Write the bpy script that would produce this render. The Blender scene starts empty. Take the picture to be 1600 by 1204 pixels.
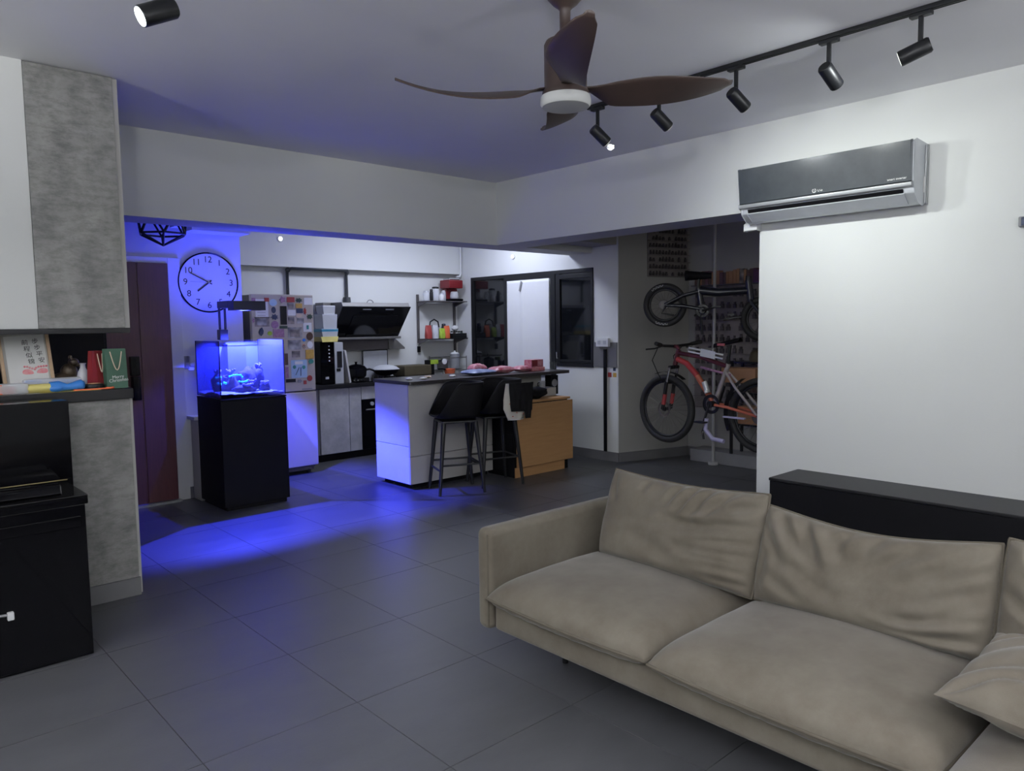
import bpy, bmesh, math, random
from mathutils import Vector, Matrix, noise
random.seed(7)
PI = math.pi
SC = bpy.context.scene
COL = SC.collection

# ------------------------------------------------------------------ camera
cam_d = bpy.data.cameras.new('camera'); cam = bpy.data.objects.new('camera', cam_d); COL.objects.link(cam)
yaw, pitch, roll = 0.7391, -0.0814, -0.0134
fw = Vector((math.sin(yaw)*math.cos(pitch), math.cos(yaw)*math.cos(pitch), math.sin(pitch)))
rt = Vector((math.cos(yaw), -math.sin(yaw), 0)); up = rt.cross(fw)
r2 = rt*math.cos(roll)+up*math.sin(roll); u2 = up*math.cos(roll)-rt*math.sin(roll)
cam.matrix_world = Matrix(((r2.x, u2.x, -fw.x, 0), (r2.y, u2.y, -fw.y, 0), (r2.z, u2.z, -fw.z, 1.48), (0, 0, 0, 1)))
cam_d.sensor_width = 36; cam_d.lens = 36*1169.95/1600; cam_d.clip_start = 0.05
SC.camera = cam

# ------------------------------------------------------------------ world, exposure, lights
w = bpy.data.worlds.new('world'); SC.world = w; w.use_nodes = True
w.node_tree.nodes['Background'].inputs[0].default_value = (0.5, 0.55, 0.7, 1)
w.node_tree.nodes['Background'].inputs[1].default_value = 0.02
SC.view_settings.view_transform = 'Standard'; SC.view_settings.look = 'None'
SC.view_settings.gamma = 1; SC.view_settings.use_curve_mapping = False
SC.view_settings.exposure = 0.0
try:
    SC.cycles.max_bounces = 10; SC.cycles.transparent_max_bounces = 16; SC.cycles.sample_clamp_indirect = 4.0
    SC.cycles.caustics_reflective = False; SC.cycles.caustics_refractive = False
except Exception: pass

def area_light(name, loc, target, size, power, color, size_y=None, spread=None):
    d = bpy.data.lights.new(name, 'AREA'); d.energy = power; d.color = color; d.size = size
    if size_y: d.shape = 'RECTANGLE'; d.size_y = size_y
    if spread: d.spread = math.radians(spread)
    o = bpy.data.objects.new(name, d); COL.objects.link(o); o.location = loc
    o.rotation_euler = (Vector(target)-Vector(loc)).to_track_quat('-Z', 'Y').to_euler()
    return o
def spot_light(name, loc, target, angle, power, color, blend=0.6, radius=0.025):
    d = bpy.data.lights.new(name, 'SPOT'); d.energy = power; d.color = color; d.spot_size = math.radians(angle)
    d.spot_blend = blend; d.shadow_soft_size = radius
    o = bpy.data.objects.new(name, d); COL.objects.link(o); o.location = loc
    o.rotation_euler = (Vector(target)-Vector(loc)).to_track_quat('-Z', 'Y').to_euler()
    return o
COOL = (0.90, 0.97, 1.0)
# kitchen ceiling lamps (above the beam, out of view)
KIT = (0.74, 0.80, 1.0)
area_light('kitchen_ceiling_light', (4.6, 6.55, 2.78), (4.6, 6.55, 0), 0.5, 26, KIT)
area_light('kitchen_ceiling_light', (5.5, 6.45, 2.78), (5.5, 6.45, 0), 0.4, 16, KIT)
area_light('bike_room_fill', (5.9, 1.2, 2.6), (6.4, 3.6, 1), 0.4, 4, (1.0, 0.96, 0.92))  # unseen fill added to brighten the bike room
# aquarium lamp: a strong blue LED inside the lamp head, and an added light standing in for its reflection off the water
BLUE = (0.045, 0.06, 1.0)
spot_light('aquarium_lamp_light', (2.62, 6.17, 1.688), (2.62, 6.17, 0), 106, 1150, BLUE, 0.4, 0.006)
area_light('water_reflection_fill', (2.56, 6.24, 1.395), (2.50, 6.62, 3), 0.44, 11, BLUE, 0.40, 104)
# unseen upward fill lights, added to brighten the ceiling and room
area_light('upward_fill', (-0.9, -1.0, 2.0), (-0.9, -1.0, 3), 0.4, 330, (0.95, 0.96, 1.0))
area_light('upward_fill', (2.6, -1.6, 2.0), (2.6, -1.6, 3), 0.4, 135, (0.95, 0.96, 1.0))
area_light('upward_fill', (-2.4, 2.4, 2.0), (-2.4, 2.4, 3), 0.4, 180, (0.95, 0.96, 1.0))

# ------------------------------------------------------------------ materials
def mat(name, color, rough=0.5, metal=0.0, noise_amt=0.0, noise_scale=8.0, color2=None, bump=0.0, bump_scale=60.0,
        emit=None, emit_s=0.0, spec=0.5, sheen=0.0, coat=0.0, stretch=None, rough_var=0.0, detail=4.0):
    m = bpy.data.materials.new(name); m.use_nodes = True
    nt = m.node_tree; b = nt.nodes['Principled BSDF']
    b.inputs['Base Color'].default_value = (*color, 1); b.inputs['Roughness'].default_value = rough
    b.inputs['Metallic'].default_value = metal; b.inputs['Specular IOR Level'].default_value = spec
    if sheen: b.inputs['Sheen Weight'].default_value = sheen; b.inputs['Sheen Roughness'].default_value = 0.4
    if coat: b.inputs['Coat Weight'].default_value = coat; b.inputs['Coat Roughness'].default_value = 0.05
    if emit: b.inputs['Emission Color'].default_value = (*emit, 1); b.inputs['Emission Strength'].default_value = emit_s
    tc = nt.nodes.new('ShaderNodeTexCoord'); vec = tc.outputs['Object']
    if stretch:
        mp = nt.nodes.new('ShaderNodeMapping'); mp.inputs['Scale'].default_value = stretch
        nt.links.new(vec, mp.inputs['Vector']); vec = mp.outputs['Vector']
    if noise_amt or color2:
        n = nt.nodes.new('ShaderNodeTexNoise'); n.inputs['Scale'].default_value = noise_scale; n.inputs['Detail'].default_value = detail
        n.inputs['Roughness'].default_value = 0.65
        nt.links.new(vec, n.inputs['Vector'])
        r = nt.nodes.new('ShaderNodeValToRGB')
        c2 = color2 if color2 else tuple(max(0, c*(1-noise_amt)) for c in color)
        r.color_ramp.elements[0].color = (*c2, 1); r.color_ramp.elements[1].color = (*color, 1)
        r.color_ramp.elements[0].position = 0.3; r.color_ramp.elements[1].position = 0.7
        nt.links.new(n.outputs['Fac'], r.inputs['Fac']); nt.links.new(r.outputs['Color'], b.inputs['Base Color'])
        if rough_var:
            mr = nt.nodes.new('ShaderNodeMapRange'); mr.inputs['To Min'].default_value = rough-rough_var; mr.inputs['To Max'].default_value = rough+rough_var
            nt.links.new(n.outputs['Fac'], mr.inputs['Value']); nt.links.new(mr.outputs['Result'], b.inputs['Roughness'])
    if bump:
        n2 = nt.nodes.new('ShaderNodeTexNoise'); n2.inputs['Scale'].default_value = bump_scale; n2.inputs['Detail'].default_value = 3
        nt.links.new(vec, n2.inputs['Vector'])
        bp = nt.nodes.new('ShaderNodeBump'); bp.inputs['Strength'].default_value = bump; bp.inputs['Distance'].default_value = 0.01
        nt.links.new(n2.outputs['Fac'], bp.inputs['Height']); nt.links.new(bp.outputs['Normal'], b.inputs['Normal'])
    return m
def glass_mat(name, tint=(1, 1, 1), rough=0.02, ior=1.45, diffuse=0.0, dcol=(0.8, 0.8, 0.8)):
    m = bpy.data.materials.new(name); m.use_nodes = True; nt = m.node_tree
    for n in list(nt.nodes): nt.nodes.remove(n)
    out = nt.nodes.new('ShaderNodeOutputMaterial'); out.name = 'Material Output'
    tr = nt.nodes.new('ShaderNodeBsdfTransparent'); tr.inputs[0].default_value = (*tint, 1)
    gl = nt.nodes.new('ShaderNodeBsdfGlossy'); gl.inputs['Roughness'].default_value = rough
    fr = nt.nodes.new('ShaderNodeFresnel'); fr.inputs['IOR'].default_value = ior
    mx = nt.nodes.new('ShaderNodeMixShader')
    ge = nt.nodes.new('ShaderNodeNewGeometry'); sb_ = nt.nodes.new('ShaderNodeMath'); sb_.operation = 'SUBTRACT'; sb_.inputs[0].default_value = 1
    mu = nt.nodes.new('ShaderNodeMath'); mu.operation = 'MULTIPLY'; fr.inputs['IOR'].default_value = ior
    nt.links.new(ge.outputs['Backfacing'], sb_.inputs[1]); nt.links.new(fr.outputs[0], mu.inputs[0]); nt.links.new(sb_.outputs[0], mu.inputs[1])
    nt.links.new(mu.outputs[0], mx.inputs[0]); nt.links.new(tr.outputs[0], mx.inputs[1]); nt.links.new(gl.outputs[0], mx.inputs[2])
    last = mx.outputs[0]
    if diffuse:
        df = nt.nodes.new('ShaderNodeBsdfDiffuse'); df.inputs[0].default_value = (*dcol, 1)
        m2 = nt.nodes.new('ShaderNodeMixShader'); m2.inputs[0].default_value = diffuse
        nt.links.new(last, m2.inputs[1]); nt.links.new(df.outputs[0], m2.inputs[2]); last = m2.outputs[0]
    nt.links.new(last, out.inputs['Surface'])
    return m

M = {}
M['wall'] = mat('white_wall_paint', (0.70, 0.71, 0.69), 0.75, bump=0.05, bump_scale=120, noise_amt=0.03, noise_scale=1.2)
M['ceil'] = mat('ceiling_paint', (0.80, 0.80, 0.815), 0.85, noise_amt=0.05, noise_scale=0.8)
M['greywall'] = mat('grey_wall_paint', (0.36, 0.355, 0.335), 0.8, noise_amt=0.08, noise_scale=1.0)
def concrete():
    m = mat('concrete_laminate', (0.33, 0.325, 0.305), 0.6, color2=(0.165, 0.163, 0.158), noise_scale=4.2, stretch=(1.3, 1.3, 1.0), detail=10, bump=0.08, bump_scale=30)
    nt = m.node_tree; b = nt.nodes['Principled BSDF']; old = b.inputs['Base Color'].links[0].from_socket
    tc = nt.nodes.new('ShaderNodeTexCoord'); mp = nt.nodes.new('ShaderNodeMapping'); mp.inputs['Scale'].default_value = (4.5, 4.5, 11)
    n = nt.nodes.new('ShaderNodeTexNoise'); n.inputs['Scale'].default_value = 2.2; n.inputs['Detail'].default_value = 8; n.inputs['Roughness'].default_value = 0.75
    r = nt.nodes.new('ShaderNodeValToRGB'); r.color_ramp.elements[0].position = 0.34; r.color_ramp.elements[0].color = (0.40, 0.40, 0.415, 1); r.color_ramp.elements[1].position = 0.56; r.color_ramp.elements[1].color = (1.05, 1.05, 1.05, 1)
    mx = nt.nodes.new('ShaderNodeMix'); mx.data_type = 'RGBA'; mx.blend_type = 'MULTIPLY'; mx.inputs[0].default_value = 0.75
    nt.links.new(tc.outputs['Object'], mp.inputs[0]); nt.links.new(mp.outputs[0], n.inputs['Vector']); nt.links.new(n.outputs['Fac'], r.inputs[0])
    nt.links.new(old, mx.inputs[6]); nt.links.new(r.outputs[0], mx.inputs[7]); nt.links.new(mx.outputs[2], b.inputs['Base Color']); return m
M['concrete'] = concrete()
M['concrete_k'] = mat('concrete_cabinet_laminate', (0.50, 0.50, 0.51), 0.5, color2=(0.33, 0.33, 0.34), noise_scale=7, detail=8)
M['tile'] = mat('dark_porcelain_tile', (0.078, 0.079, 0.084), 0.40, color2=(0.060, 0.061, 0.066), noise_scale=3.0, rough_var=0.05, spec=0.5, bump=0.03, bump_scale=90, stretch=(1, 2.2, 1))
M['grout'] = mat('dark_grout', (0.02, 0.02, 0.022), 0.9, noise_amt=0.2)
M['skirt'] = mat('grey_tile_skirting', (0.15, 0.15, 0.155), 0.5, noise_amt=0.15, noise_scale=6)
M['black'] = mat('black_laminate', (0.010, 0.010, 0.012), 0.45, noise_amt=0.2, spec=0.35)
M['black_matte'] = mat('black_matte', (0.0055, 0.0055, 0.007), 0.6, noise_amt=0.2, spec=0.16)
M['black_gloss'] = mat('black_gloss_lacquer', (0.003, 0.003, 0.004), 0.06, noise_amt=0.1, spec=0.14)
M['black_metal'] = mat('black_metal', (0.011, 0.012, 0.014), 0.40, noise_amt=0.2, spec=0.4)
M['piping_metal'] = mat('dark_conduit', (0.05, 0.055, 0.06), 0.4, noise_amt=0.2)
M['steel'] = mat('brushed_steel', (0.19, 0.185, 0.175), 0.5, 0.4, noise_amt=0.15, noise_scale=12)
M['chrome'] = mat('chrome', (0.75, 0.75, 0.76), 0.15, 1.0, noise_amt=0.05)
M['silver'] = mat('silver_plastic', (0.55, 0.57, 0.60), 0.35, 0.3, noise_amt=0.1)
M['champagne'] = mat('champagne_steel', (0.50, 0.45, 0.385), 0.42, 0.15, noise_amt=0.06, noise_scale=3)
M['fridge_side'] = mat('dark_fridge_side', (0.10, 0.095, 0.095), 0.5, noise_amt=0.1)
M['brass'] = mat('brass', (0.65, 0.52, 0.27), 0.25, 1.0, noise_amt=0.1)
M['door'] = mat('dark_red_timber', (0.105, 0.028, 0.032), 0.45, color2=(0.075, 0.020, 0.024), noise_scale=9, stretch=(8, 8, 0.6))
M['sofa'] = mat('taupe_velvet', (0.150, 0.134, 0.107), 0.85, color2=(0.092, 0.078, 0.059), noise_scale=3.6, sheen=0.22, bump=0.15, bump_scale=500, spec=0.2, detail=6)
M['sofa_pipe'] = mat('taupe_piping', (0.098, 0.085, 0.066), 0.9, noise_amt=0.1, spec=0.2)
M['fan'] = mat('walnut_fan', (0.062, 0.040, 0.034), 0.45, color2=(0.045, 0.030, 0.026), noise_scale=5, stretch=(1, 1, 1))
M['fan_light'] = mat('opal_diffuser', (0.62, 0.63, 0.62), 0.5, noise_amt=0.02)
M['white'] = mat('white_plastic', (0.72, 0.73, 0.73), 0.4, noise_amt=0.03)
M['offwhite'] = mat('offwhite_laminate', (0.50, 0.49, 0.46), 0.5, noise_amt=0.06, noise_scale=2)
M['grey'] = mat('grey_plastic', (0.25, 0.25, 0.26), 0.45, noise_amt=0.1)
M['silvergrey'] = mat('silver_grey_trim', (0.36, 0.37, 0.38), 0.3, 0.5, noise_amt=0.05)
M['ac_glass'] = mat('dark_mirror_panel', (0.055, 0.063, 0.070), 0.16, color2=(0.042, 0.049, 0.055), noise_scale=9, spec=0.9)
M['dark_glass'] = mat('dark_window_glass', (0.006, 0.007, 0.009), 0.05, noise_amt=0.1, spec=0.6)
M['hood_glass'] = mat('black_hood_glass', (0.006, 0.006, 0.008), 0.10, noise_amt=0.1, spec=0.6)
M['oak'] = mat('oak_veneer', (0.50, 0.285, 0.125), 0.5, color2=(0.42, 0.23, 0.095), noise_scale=4, stretch=(0.8, 1, 9), detail=6)
M['frame_wood'] = mat('pale_frame_wood', (0.48, 0.33, 0.20), 0.5, noise_amt=0.2, noise_scale=10)
M['stone'] = mat('dark_speckled_stone', (0.055, 0.05, 0.05), 0.3, color2=(0.025, 0.024, 0.026), noise_scale=60)
M['paper'] = mat('white_paper', (0.75, 0.75, 0.73), 0.8, noise_amt=0.03)
M['ink'] = mat('black_ink', (0.02, 0.02, 0.022), 0.7, noise_amt=0.1)
M['pink'] = mat('pink_paint_print', (0.75, 0.16, 0.20), 0.8, color2=(0.72, 0.42, 0.42), noise_scale=40)
M['red'] = mat('red_plastic', (0.36, 0.05, 0.045), 0.45, noise_amt=0.15)
M['darkred'] = mat('dark_red_enamel', (0.22, 0.02, 0.025), 0.3, noise_amt=0.1)
M['orange'] = mat('orange_plastic', (0.75, 0.16, 0.06), 0.45, noise_amt=0.15)
M['yellow'] = mat('yellow_plastic', (0.78, 0.68, 0.22), 0.45, noise_amt=0.15)
M['blue'] = mat('blue_plastic', (0.05, 0.24, 0.70), 0.4, noise_amt=0.15)
M['cyan'] = mat('cyan_plastic', (0.10, 0.42, 0.58), 0.4, noise_amt=0.15)
M['green'] = mat('deep_green_paper', (0.045, 0.115, 0.075), 0.6, noise_amt=0.25, noise_scale=12)
M['lime'] = mat('lime_packet', (0.42, 0.60, 0.06), 0.4, noise_amt=0.4, noise_scale=25)
M['olive'] = mat('olive_cover', (0.075, 0.06, 0.03), 0.6, noise_amt=0.25)
M['bronze'] = mat('dark_bronze', (0.035, 0.027, 0.02), 0.4, 0.3, color2=(0.12, 0.085, 0.05), noise_scale=18)
M['porcelain'] = mat('white_porcelain', (0.65, 0.65, 0.70), 0.25, noise_amt=0.05)
M['cord'] = mat('cream_cord', (0.65, 0.52, 0.40), 0.8, noise_amt=0.1)
M['rubber'] = mat('black_rubber', (0.012, 0.012, 0.013), 0.7, noise_amt=0.2)
M['navy'] = mat('navy_bike_paint', (0.008, 0.010, 0.020), 0.35, noise_amt=0.2, coat=0.3)
M['maroon'] = mat('maroon_bike_paint', (0.09, 0.018, 0.024), 0.35, noise_amt=0.2, coat=0.3)
M['bike_orange'] = mat('coral_bike_paint', (0.50, 0.13, 0.07), 0.35, noise_amt=0.15, coat=0.3)
M['bike_red'] = mat('red_bike_paint', (0.42, 0.05, 0.05), 0.35, noise_amt=0.15, coat=0.3)
M['bike_grey'] = mat('grey_bike_paint', (0.35, 0.31, 0.31), 0.4, noise_amt=0.15)
M['cardboard'] = mat('brown_cardboard', (0.36, 0.19, 0.10), 0.8, noise_amt=0.15, noise_scale=5)
M['lavender'] = mat('lavender_plastic', (0.48, 0.46, 0.66), 0.5, noise_amt=0.1)
M['pole'] = mat('pale_grey_pole', (0.42, 0.42, 0.42), 0.45, noise_amt=0.1)
M['shelf_metal'] = mat('grey_shelf_metal', (0.11, 0.10, 0.10), 0.45, noise_amt=0.2)
M['fig'] = mat('toy_figures', (0.10, 0.085, 0.09), 0.6, color2=(0.012, 0.012, 0.016), noise_scale=30)
M['figboard'] = mat('figure_board', (0.25, 0.225, 0.22), 0.7, color2=(0.185, 0.165, 0.165), noise_scale=9)
M['bib'] = mat('cream_bib_cloth', (0.56, 0.53, 0.46), 0.9, noise_amt=0.1, noise_scale=20)
M['bibred'] = mat('red_print', (0.45, 0.12, 0.09), 0.9, noise_amt=0.2)
M['clothblack'] = mat('black_cloth', (0.008, 0.008, 0.009), 0.95, noise_amt=0.3, spec=0.2)
M['glass'] = glass_mat('clear_glass', (0.97, 0.98, 0.98))
M['tank_glass'] = glass_mat('tank_glass', (0.93, 0.95, 1.0))
M['water'] = glass_mat('tank_water', (0.93, 0.95, 1.0), 0.05, 1.15)
_v = M['water'].node_tree.nodes.new('ShaderNodeVolumeScatter'); _v.inputs['Density'].default_value = 0.14; _v.inputs['Color'].default_value = (0.8, 0.85, 1, 1)
M['water'].node_tree.links.new(_v.outputs[0], M['water'].node_tree.nodes['Material Output'].inputs['Volume'])
M['tank_back'] = mat('blue_tank_back_film', (0.10, 0.11, 0.22), 0.6, noise_amt=0.25, noise_scale=5)
M['plastic_clear'] = glass_mat('clear_plastic', (0.94, 0.95, 0.97), 0.1, 1.4, 0.45, (0.88, 0.90, 0.93))
M['sand'] = mat('pale_sand', (0.26, 0.26, 0.26), 0.9, bump=0.6, bump_scale=80, noise_amt=0.2, noise_scale=40)
M['rock'] = mat('reef_rock', (0.085, 0.07, 0.085), 0.9, color2=(0.03, 0.025, 0.03), noise_scale=18, bump=0.8, bump_scale=30)
M['coral_glow'] = mat('fluorescent_coral', (0.05, 0.6, 0.5), 0.6, noise_amt=0.3, emit=(0.02, 0.75, 0.55), emit_s=0.55)
M['coral_pale'] = mat('pale_coral', (0.20, 0.18, 0.24), 0.7, noise_amt=0.3, noise_scale=20)
M['lamp_on'] = mat('lit_lamp_lens', (1, 1, 1), 0.5, emit=(0.85, 0.97, 1.0), emit_s=22)
M['lamp_dim'] = mat('lamp_lens', (0.9, 0.9, 0.9), 0.4, emit=(1.0, 0.97, 0.90), emit_s=1.5)
M['led_warm'] = mat('warm_led_dots', (1, 1, 1), 0.5, emit=(1.0, 0.75, 0.5), emit_s=5)
M['disc_glow'] = mat('glowing_disc', (1, 1, 1), 0.5, emit=(0.85, 0.9, 1.0), emit_s=9)
M['blue_lens'] = mat('blue_led_lens', (0.3, 0.3, 1), 0.5, emit=(0.15, 0.2, 1.0), emit_s=6)
M['clock_face'] = mat('clock_face', (0.72, 0.72, 0.73), 0.55, noise_amt=0.02)
M['photo'] = mat('monochrome_photo_print', (0.50, 0.49, 0.49), 0.5, color2=(0.05, 0.05, 0.06), noise_scale=13, detail=1)
M['photo2'] = mat('dark_photo_print', (0.35, 0.30, 0.27), 0.5, color2=(0.04, 0.04, 0.05), noise_scale=15, detail=1)
M['gold'] = mat('golden_card', (0.62, 0.38, 0.08), 0.5, noise_amt=0.3, noise_scale=40)
M['violet'] = mat('violet_card', (0.42, 0.22, 0.36), 0.5, noise_amt=0.5, noise_scale=40)
M['sky'] = mat('pale_blue_card', (0.30, 0.48, 0.68), 0.5, color2=(0.45, 0.58, 0.68), noise_scale=16)
M['navyc'] = mat('navy_magnet', (0.05, 0.07, 0.14), 0.4, noise_amt=0.5, noise_scale=50)
M['darkgreen'] = mat('dark_green_magnet', (0.05, 0.09, 0.07), 0.4, noise_amt=0.4, noise_scale=50)
M['brown'] = mat('brown_magnet', (0.10, 0.055, 0.04), 0.4, noise_amt=0.4, noise_scale=50)
M['mint'] = mat('mint_print', (0.06, 0.30, 0.25), 0.5, noise_amt=0.2)
M['snack'] = mat('pink_snack_packet', (0.40, 0.045, 0.08), 0.35, color2=(0.62, 0.36, 0.40), noise_scale=20)
M['bluebag'] = mat('blue_packet', (0.07, 0.11, 0.30), 0.35, color2=(0.35, 0.42, 0.60), noise_scale=16)

# ------------------------------------------------------------------ mesh helpers
class MB:
    def __init__(s): s.v = []; s.f = []
    def add(s, vs, fs):
        o = len(s.v); s.v += [tuple(v) for v in vs]; s.f += [tuple(i+o for i in f) for f in fs]; return s
    def box(s, x0, x1, y0, y1, z0, z1, mt=None):
        vs = [Vector((x, y, z)) for z in (z0, z1) for y in (y0, y1) for x in (x0, x1)]
        if mt: vs = [mt @ v for v in vs]
        return s.add(vs, [(0, 2, 3, 1), (4, 5, 7, 6), (0, 1, 5, 4), (2, 6, 7, 3), (0, 4, 6, 2), (1, 3, 7, 5)])
    def tube(s, pts, r, n=8, closed=False, cap=True):
        pts = [Vector(p) for p in pts]; N = len(pts)
        rs = r if isinstance(r, (list, tuple)) else [r]*N
        rings = []; prev = None
        for i, p in enumerate(pts):
            if closed: t = pts[(i+1) % N]-pts[i-1]
            else: t = pts[min(i+1, N-1)]-pts[max(i-1, 0)]
            if t.length < 1e-9: t = Vector((0, 0, 1))
            t.normalize()
            if prev is None:
                a = Vector((0, 0, 1)) if abs(t.z) < 0.9 else Vector((1, 0, 0))
                nrm = (a - t*a.dot(t)).normalized()
            else:
                nrm = prev - t*prev.dot(t)
                nrm = nrm.normalized() if nrm.length > 1e-6 else t.orthogonal().normalized()
            prev = nrm; b = t.cross(nrm)
            rings.append([p+nrm*rs[i]*math.cos(2*PI*k/n)+b*rs[i]*math.sin(2*PI*k/n) for k in range(n)])
        vs = [v for ring in rings for v in ring]; fs = []
        for i in range(N if closed else N-1):
            j = (i+1) % N
            for k in range(n):
                k2 = (k+1) % n; fs.append((i*n+k, i*n+k2, j*n+k2, j*n+k))
        if cap and not closed:
            fs.append(tuple(range(n-1, -1, -1))); fs.append(tuple((N-1)*n+k for k in range(n)))
        return s.add(vs, fs)
    def cyl(s, p0, p1, r0, r1=None, n=20):
        return s.tube([p0, p1], [r0, r0 if r1 is None else r1], n)
    def lathe(s, prof, c=(0, 0, 0), n=24, axis='z', cap=True):
        vs = []
        for r, h in prof:
            for k in range(n):
                a = 2*PI*k/n; x, y = r*math.cos(a), r*math.sin(a)
                p = {'z': (x, y, h), 'y': (x, h, y), 'x': (h, x, y)}[axis]
                vs.append((p[0]+c[0], p[1]+c[1], p[2]+c[2]))
        fs = []
        for i in range(len(prof)-1):
            for k in range(n):
                k2 = (k+1) % n; fs.append((i*n+k, i*n+k2, (i+1)*n+k2, (i+1)*n+k))
        if cap:
            fs.append(tuple(range(n-1, -1, -1))); L = (len(prof)-1)*n; fs.append(tuple(L+k for k in range(n)))
        return s.add(vs, fs)
    def torus(s, c, R, r, axis='y', n=40, m=10):
        pts = []
        for k in range(n):
            a = 2*PI*k/n; x, y = R*math.cos(a), R*math.sin(a)
            p = {'z': (x, y, 0), 'y': (x, 0, y), 'x': (0, x, y)}[axis]
            pts.append((c[0]+p[0], c[1]+p[1], c[2]+p[2]))
        return s.tube(pts, r, m, closed=True)
    def prism(s, poly, d0, d1, axis='y'):
        n = len(poly); vs = []
        for d in (d0, d1):
            for a, b in poly: vs.append({'y': (a, d, b), 'x': (d, a, b), 'z': (a, b, d)}[axis])
        fs = [tuple(range(n)), tuple(range(2*n-1, n-1, -1))]
        for k in range(n): fs.append((k, (k+1) % n, n+(k+1) % n, n+k))
        return s.add(vs, fs)
    def ball(s, c, rx, ry=None, rz=None, n=16, m=10):
        ry = rx if ry is None else ry; rz = rx if rz is None else rz
        prof = [(math.sin(PI*i/m), -math.cos(PI*i/m)) for i in range(m+1)]
        prof[0] = (0.001, -1); prof[-1] = (0.001, 1)
        t = MB().lathe(prof, n=n)
        return s.add([(c[0]+v[0]*rx, c[1]+v[1]*ry, c[2]+v[2]*rz) for v in t.v], t.f)
    def grid(s, fn, nu, nv, closed_u=False):
        vs = [fn(i/(nu if closed_u else nu), j/nv) for j in range(nv+1) for i in range(nu+(0 if closed_u else 1))]
        W = nu if closed_u else nu+1; fs = []
        for j in range(nv):
            for i in range(nu):
                i2 = (i+1) % W; fs.append((j*W+i, j*W+i2, (j+1)*W+i2, (j+1)*W+i))
        return s.add(vs, fs)
    def xf(s, mt): s.v = [tuple(mt @ Vector(v)) for v in s.v]; return s
    def mesh(s, name, m, bevel=0.0, smooth=None, seg=2, fix=True):
        me = bpy.data.meshes.new(name); me.from_pydata(s.v, [], s.f); me.update()
        if fix or bevel:
            bm = bmesh.new(); bm.from_mesh(me)
            if bevel:
                es = [e for e in bm.edges if len(e.link_faces) == 2 and e.calc_face_angle(0) > 0.5]
                bmesh.ops.bevel(bm, geom=es, offset=bevel, segments=seg, profile=0.5, affect='EDGES', clamp_overlap=True)
            bmesh.ops.recalc_face_normals(bm, faces=bm.faces)
            bm.to_mesh(me); bm.free()
        me.materials.append(m)
        if smooth or bevel or smooth is None:
            me.polygons.foreach_set('use_smooth', [True]*len(me.polygons))
            me.set_sharp_from_angle(angle=math.radians(42 if not smooth else 80))
        return me
    def build(s, name, m, parent=None, bevel=0.0, smooth=None, loc=(0, 0, 0), rotz=0.0, label=None, stuff=False, seg=2):
        o = bpy.data.objects.new(name, s.mesh(name, m, bevel, smooth, seg)); COL.objects.link(o)
        if bevel: o.modifiers.new('normals', 'WEIGHTED_NORMAL').keep_sharp = True
        o.location = loc; o.rotation_euler = (0, 0, rotz)
        if parent: o.parent = parent
        if label: o['label'] = label
        if stuff: o['kind'] = 'stuff'
        return o

def thing(name, label, cat, loc=(0, 0, 0), rotz=0.0, group=None):
    o = bpy.data.objects.new(name, None); COL.objects.link(o); o.location = loc; o.rotation_euler = (0, 0, rotz)
    o.empty_display_size = 0.05
    o['label'] = label; o['category'] = cat
    if group: o['group'] = group
    return o
def tag(o, label, cat, group=None):
    o['label'] = label; o['category'] = cat
    if group: o['group'] = group
    return o
def struct(name, mb, m, parent=None, bevel=0.0):
    o = mb.build(name, m, parent, bevel, smooth=None if bevel else False)
    if not parent: o['kind'] = 'structure'
    return o
def dup(root, loc, rotz=None, label=None):
    r = root.copy(); COL.objects.link(r); r.location = loc
    if rotz is not None: r.rotation_euler = (0, 0, rotz)
    if label: r['label'] = label
    for ch in list(root.children):
        c = ch.copy(); COL.objects.link(c); c.parent = r
        for g in ch.children:
            d = g.copy(); COL.objects.link(d); d.parent = c
    return r
# facing matrices for text: 'S' faces -Y (reads along +X), 'W' faces -X (reads along -Y)
FACE = {'S': Matrix(((1, 0, 0), (0, 0, -1), (0, 1, 0))).to_4x4(), 'W': Matrix(((0, 0, -1), (-1, 0, 0), (0, 1, 0))).to_4x4()}
def text(name, s, size, loc, m, parent=None, face='S', tilt=0.0, depth=0.0008, xs=1.0, rx=0.0):
    c = bpy.data.curves.new(name, 'FONT'); c.body = s; c.size = size; c.extrude = depth; c.align_x = 'CENTER'; c.align_y = 'CENTER'
    o = bpy.data.objects.new(name+'_tmp', c); COL.objects.link(o)
    dg = bpy.context.evaluated_depsgraph_get(); me = bpy.data.meshes.new_from_object(o.evaluated_get(dg))
    bpy.data.objects.remove(o)
    me.transform(FACE[face] @ Matrix.Rotation(tilt, 4, 'Z') @ Matrix.Diagonal((xs, 1, 1, 1)))
    if rx: me.transform(Matrix.Rotation(rx, 4, 'X'))
    me.materials.clear(); me.materials.append(m); me.name = name
    ob = bpy.data.objects.new(name, me); COL.objects.link(ob); ob.location = loc
    if parent: ob.parent = parent
    return ob

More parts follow.
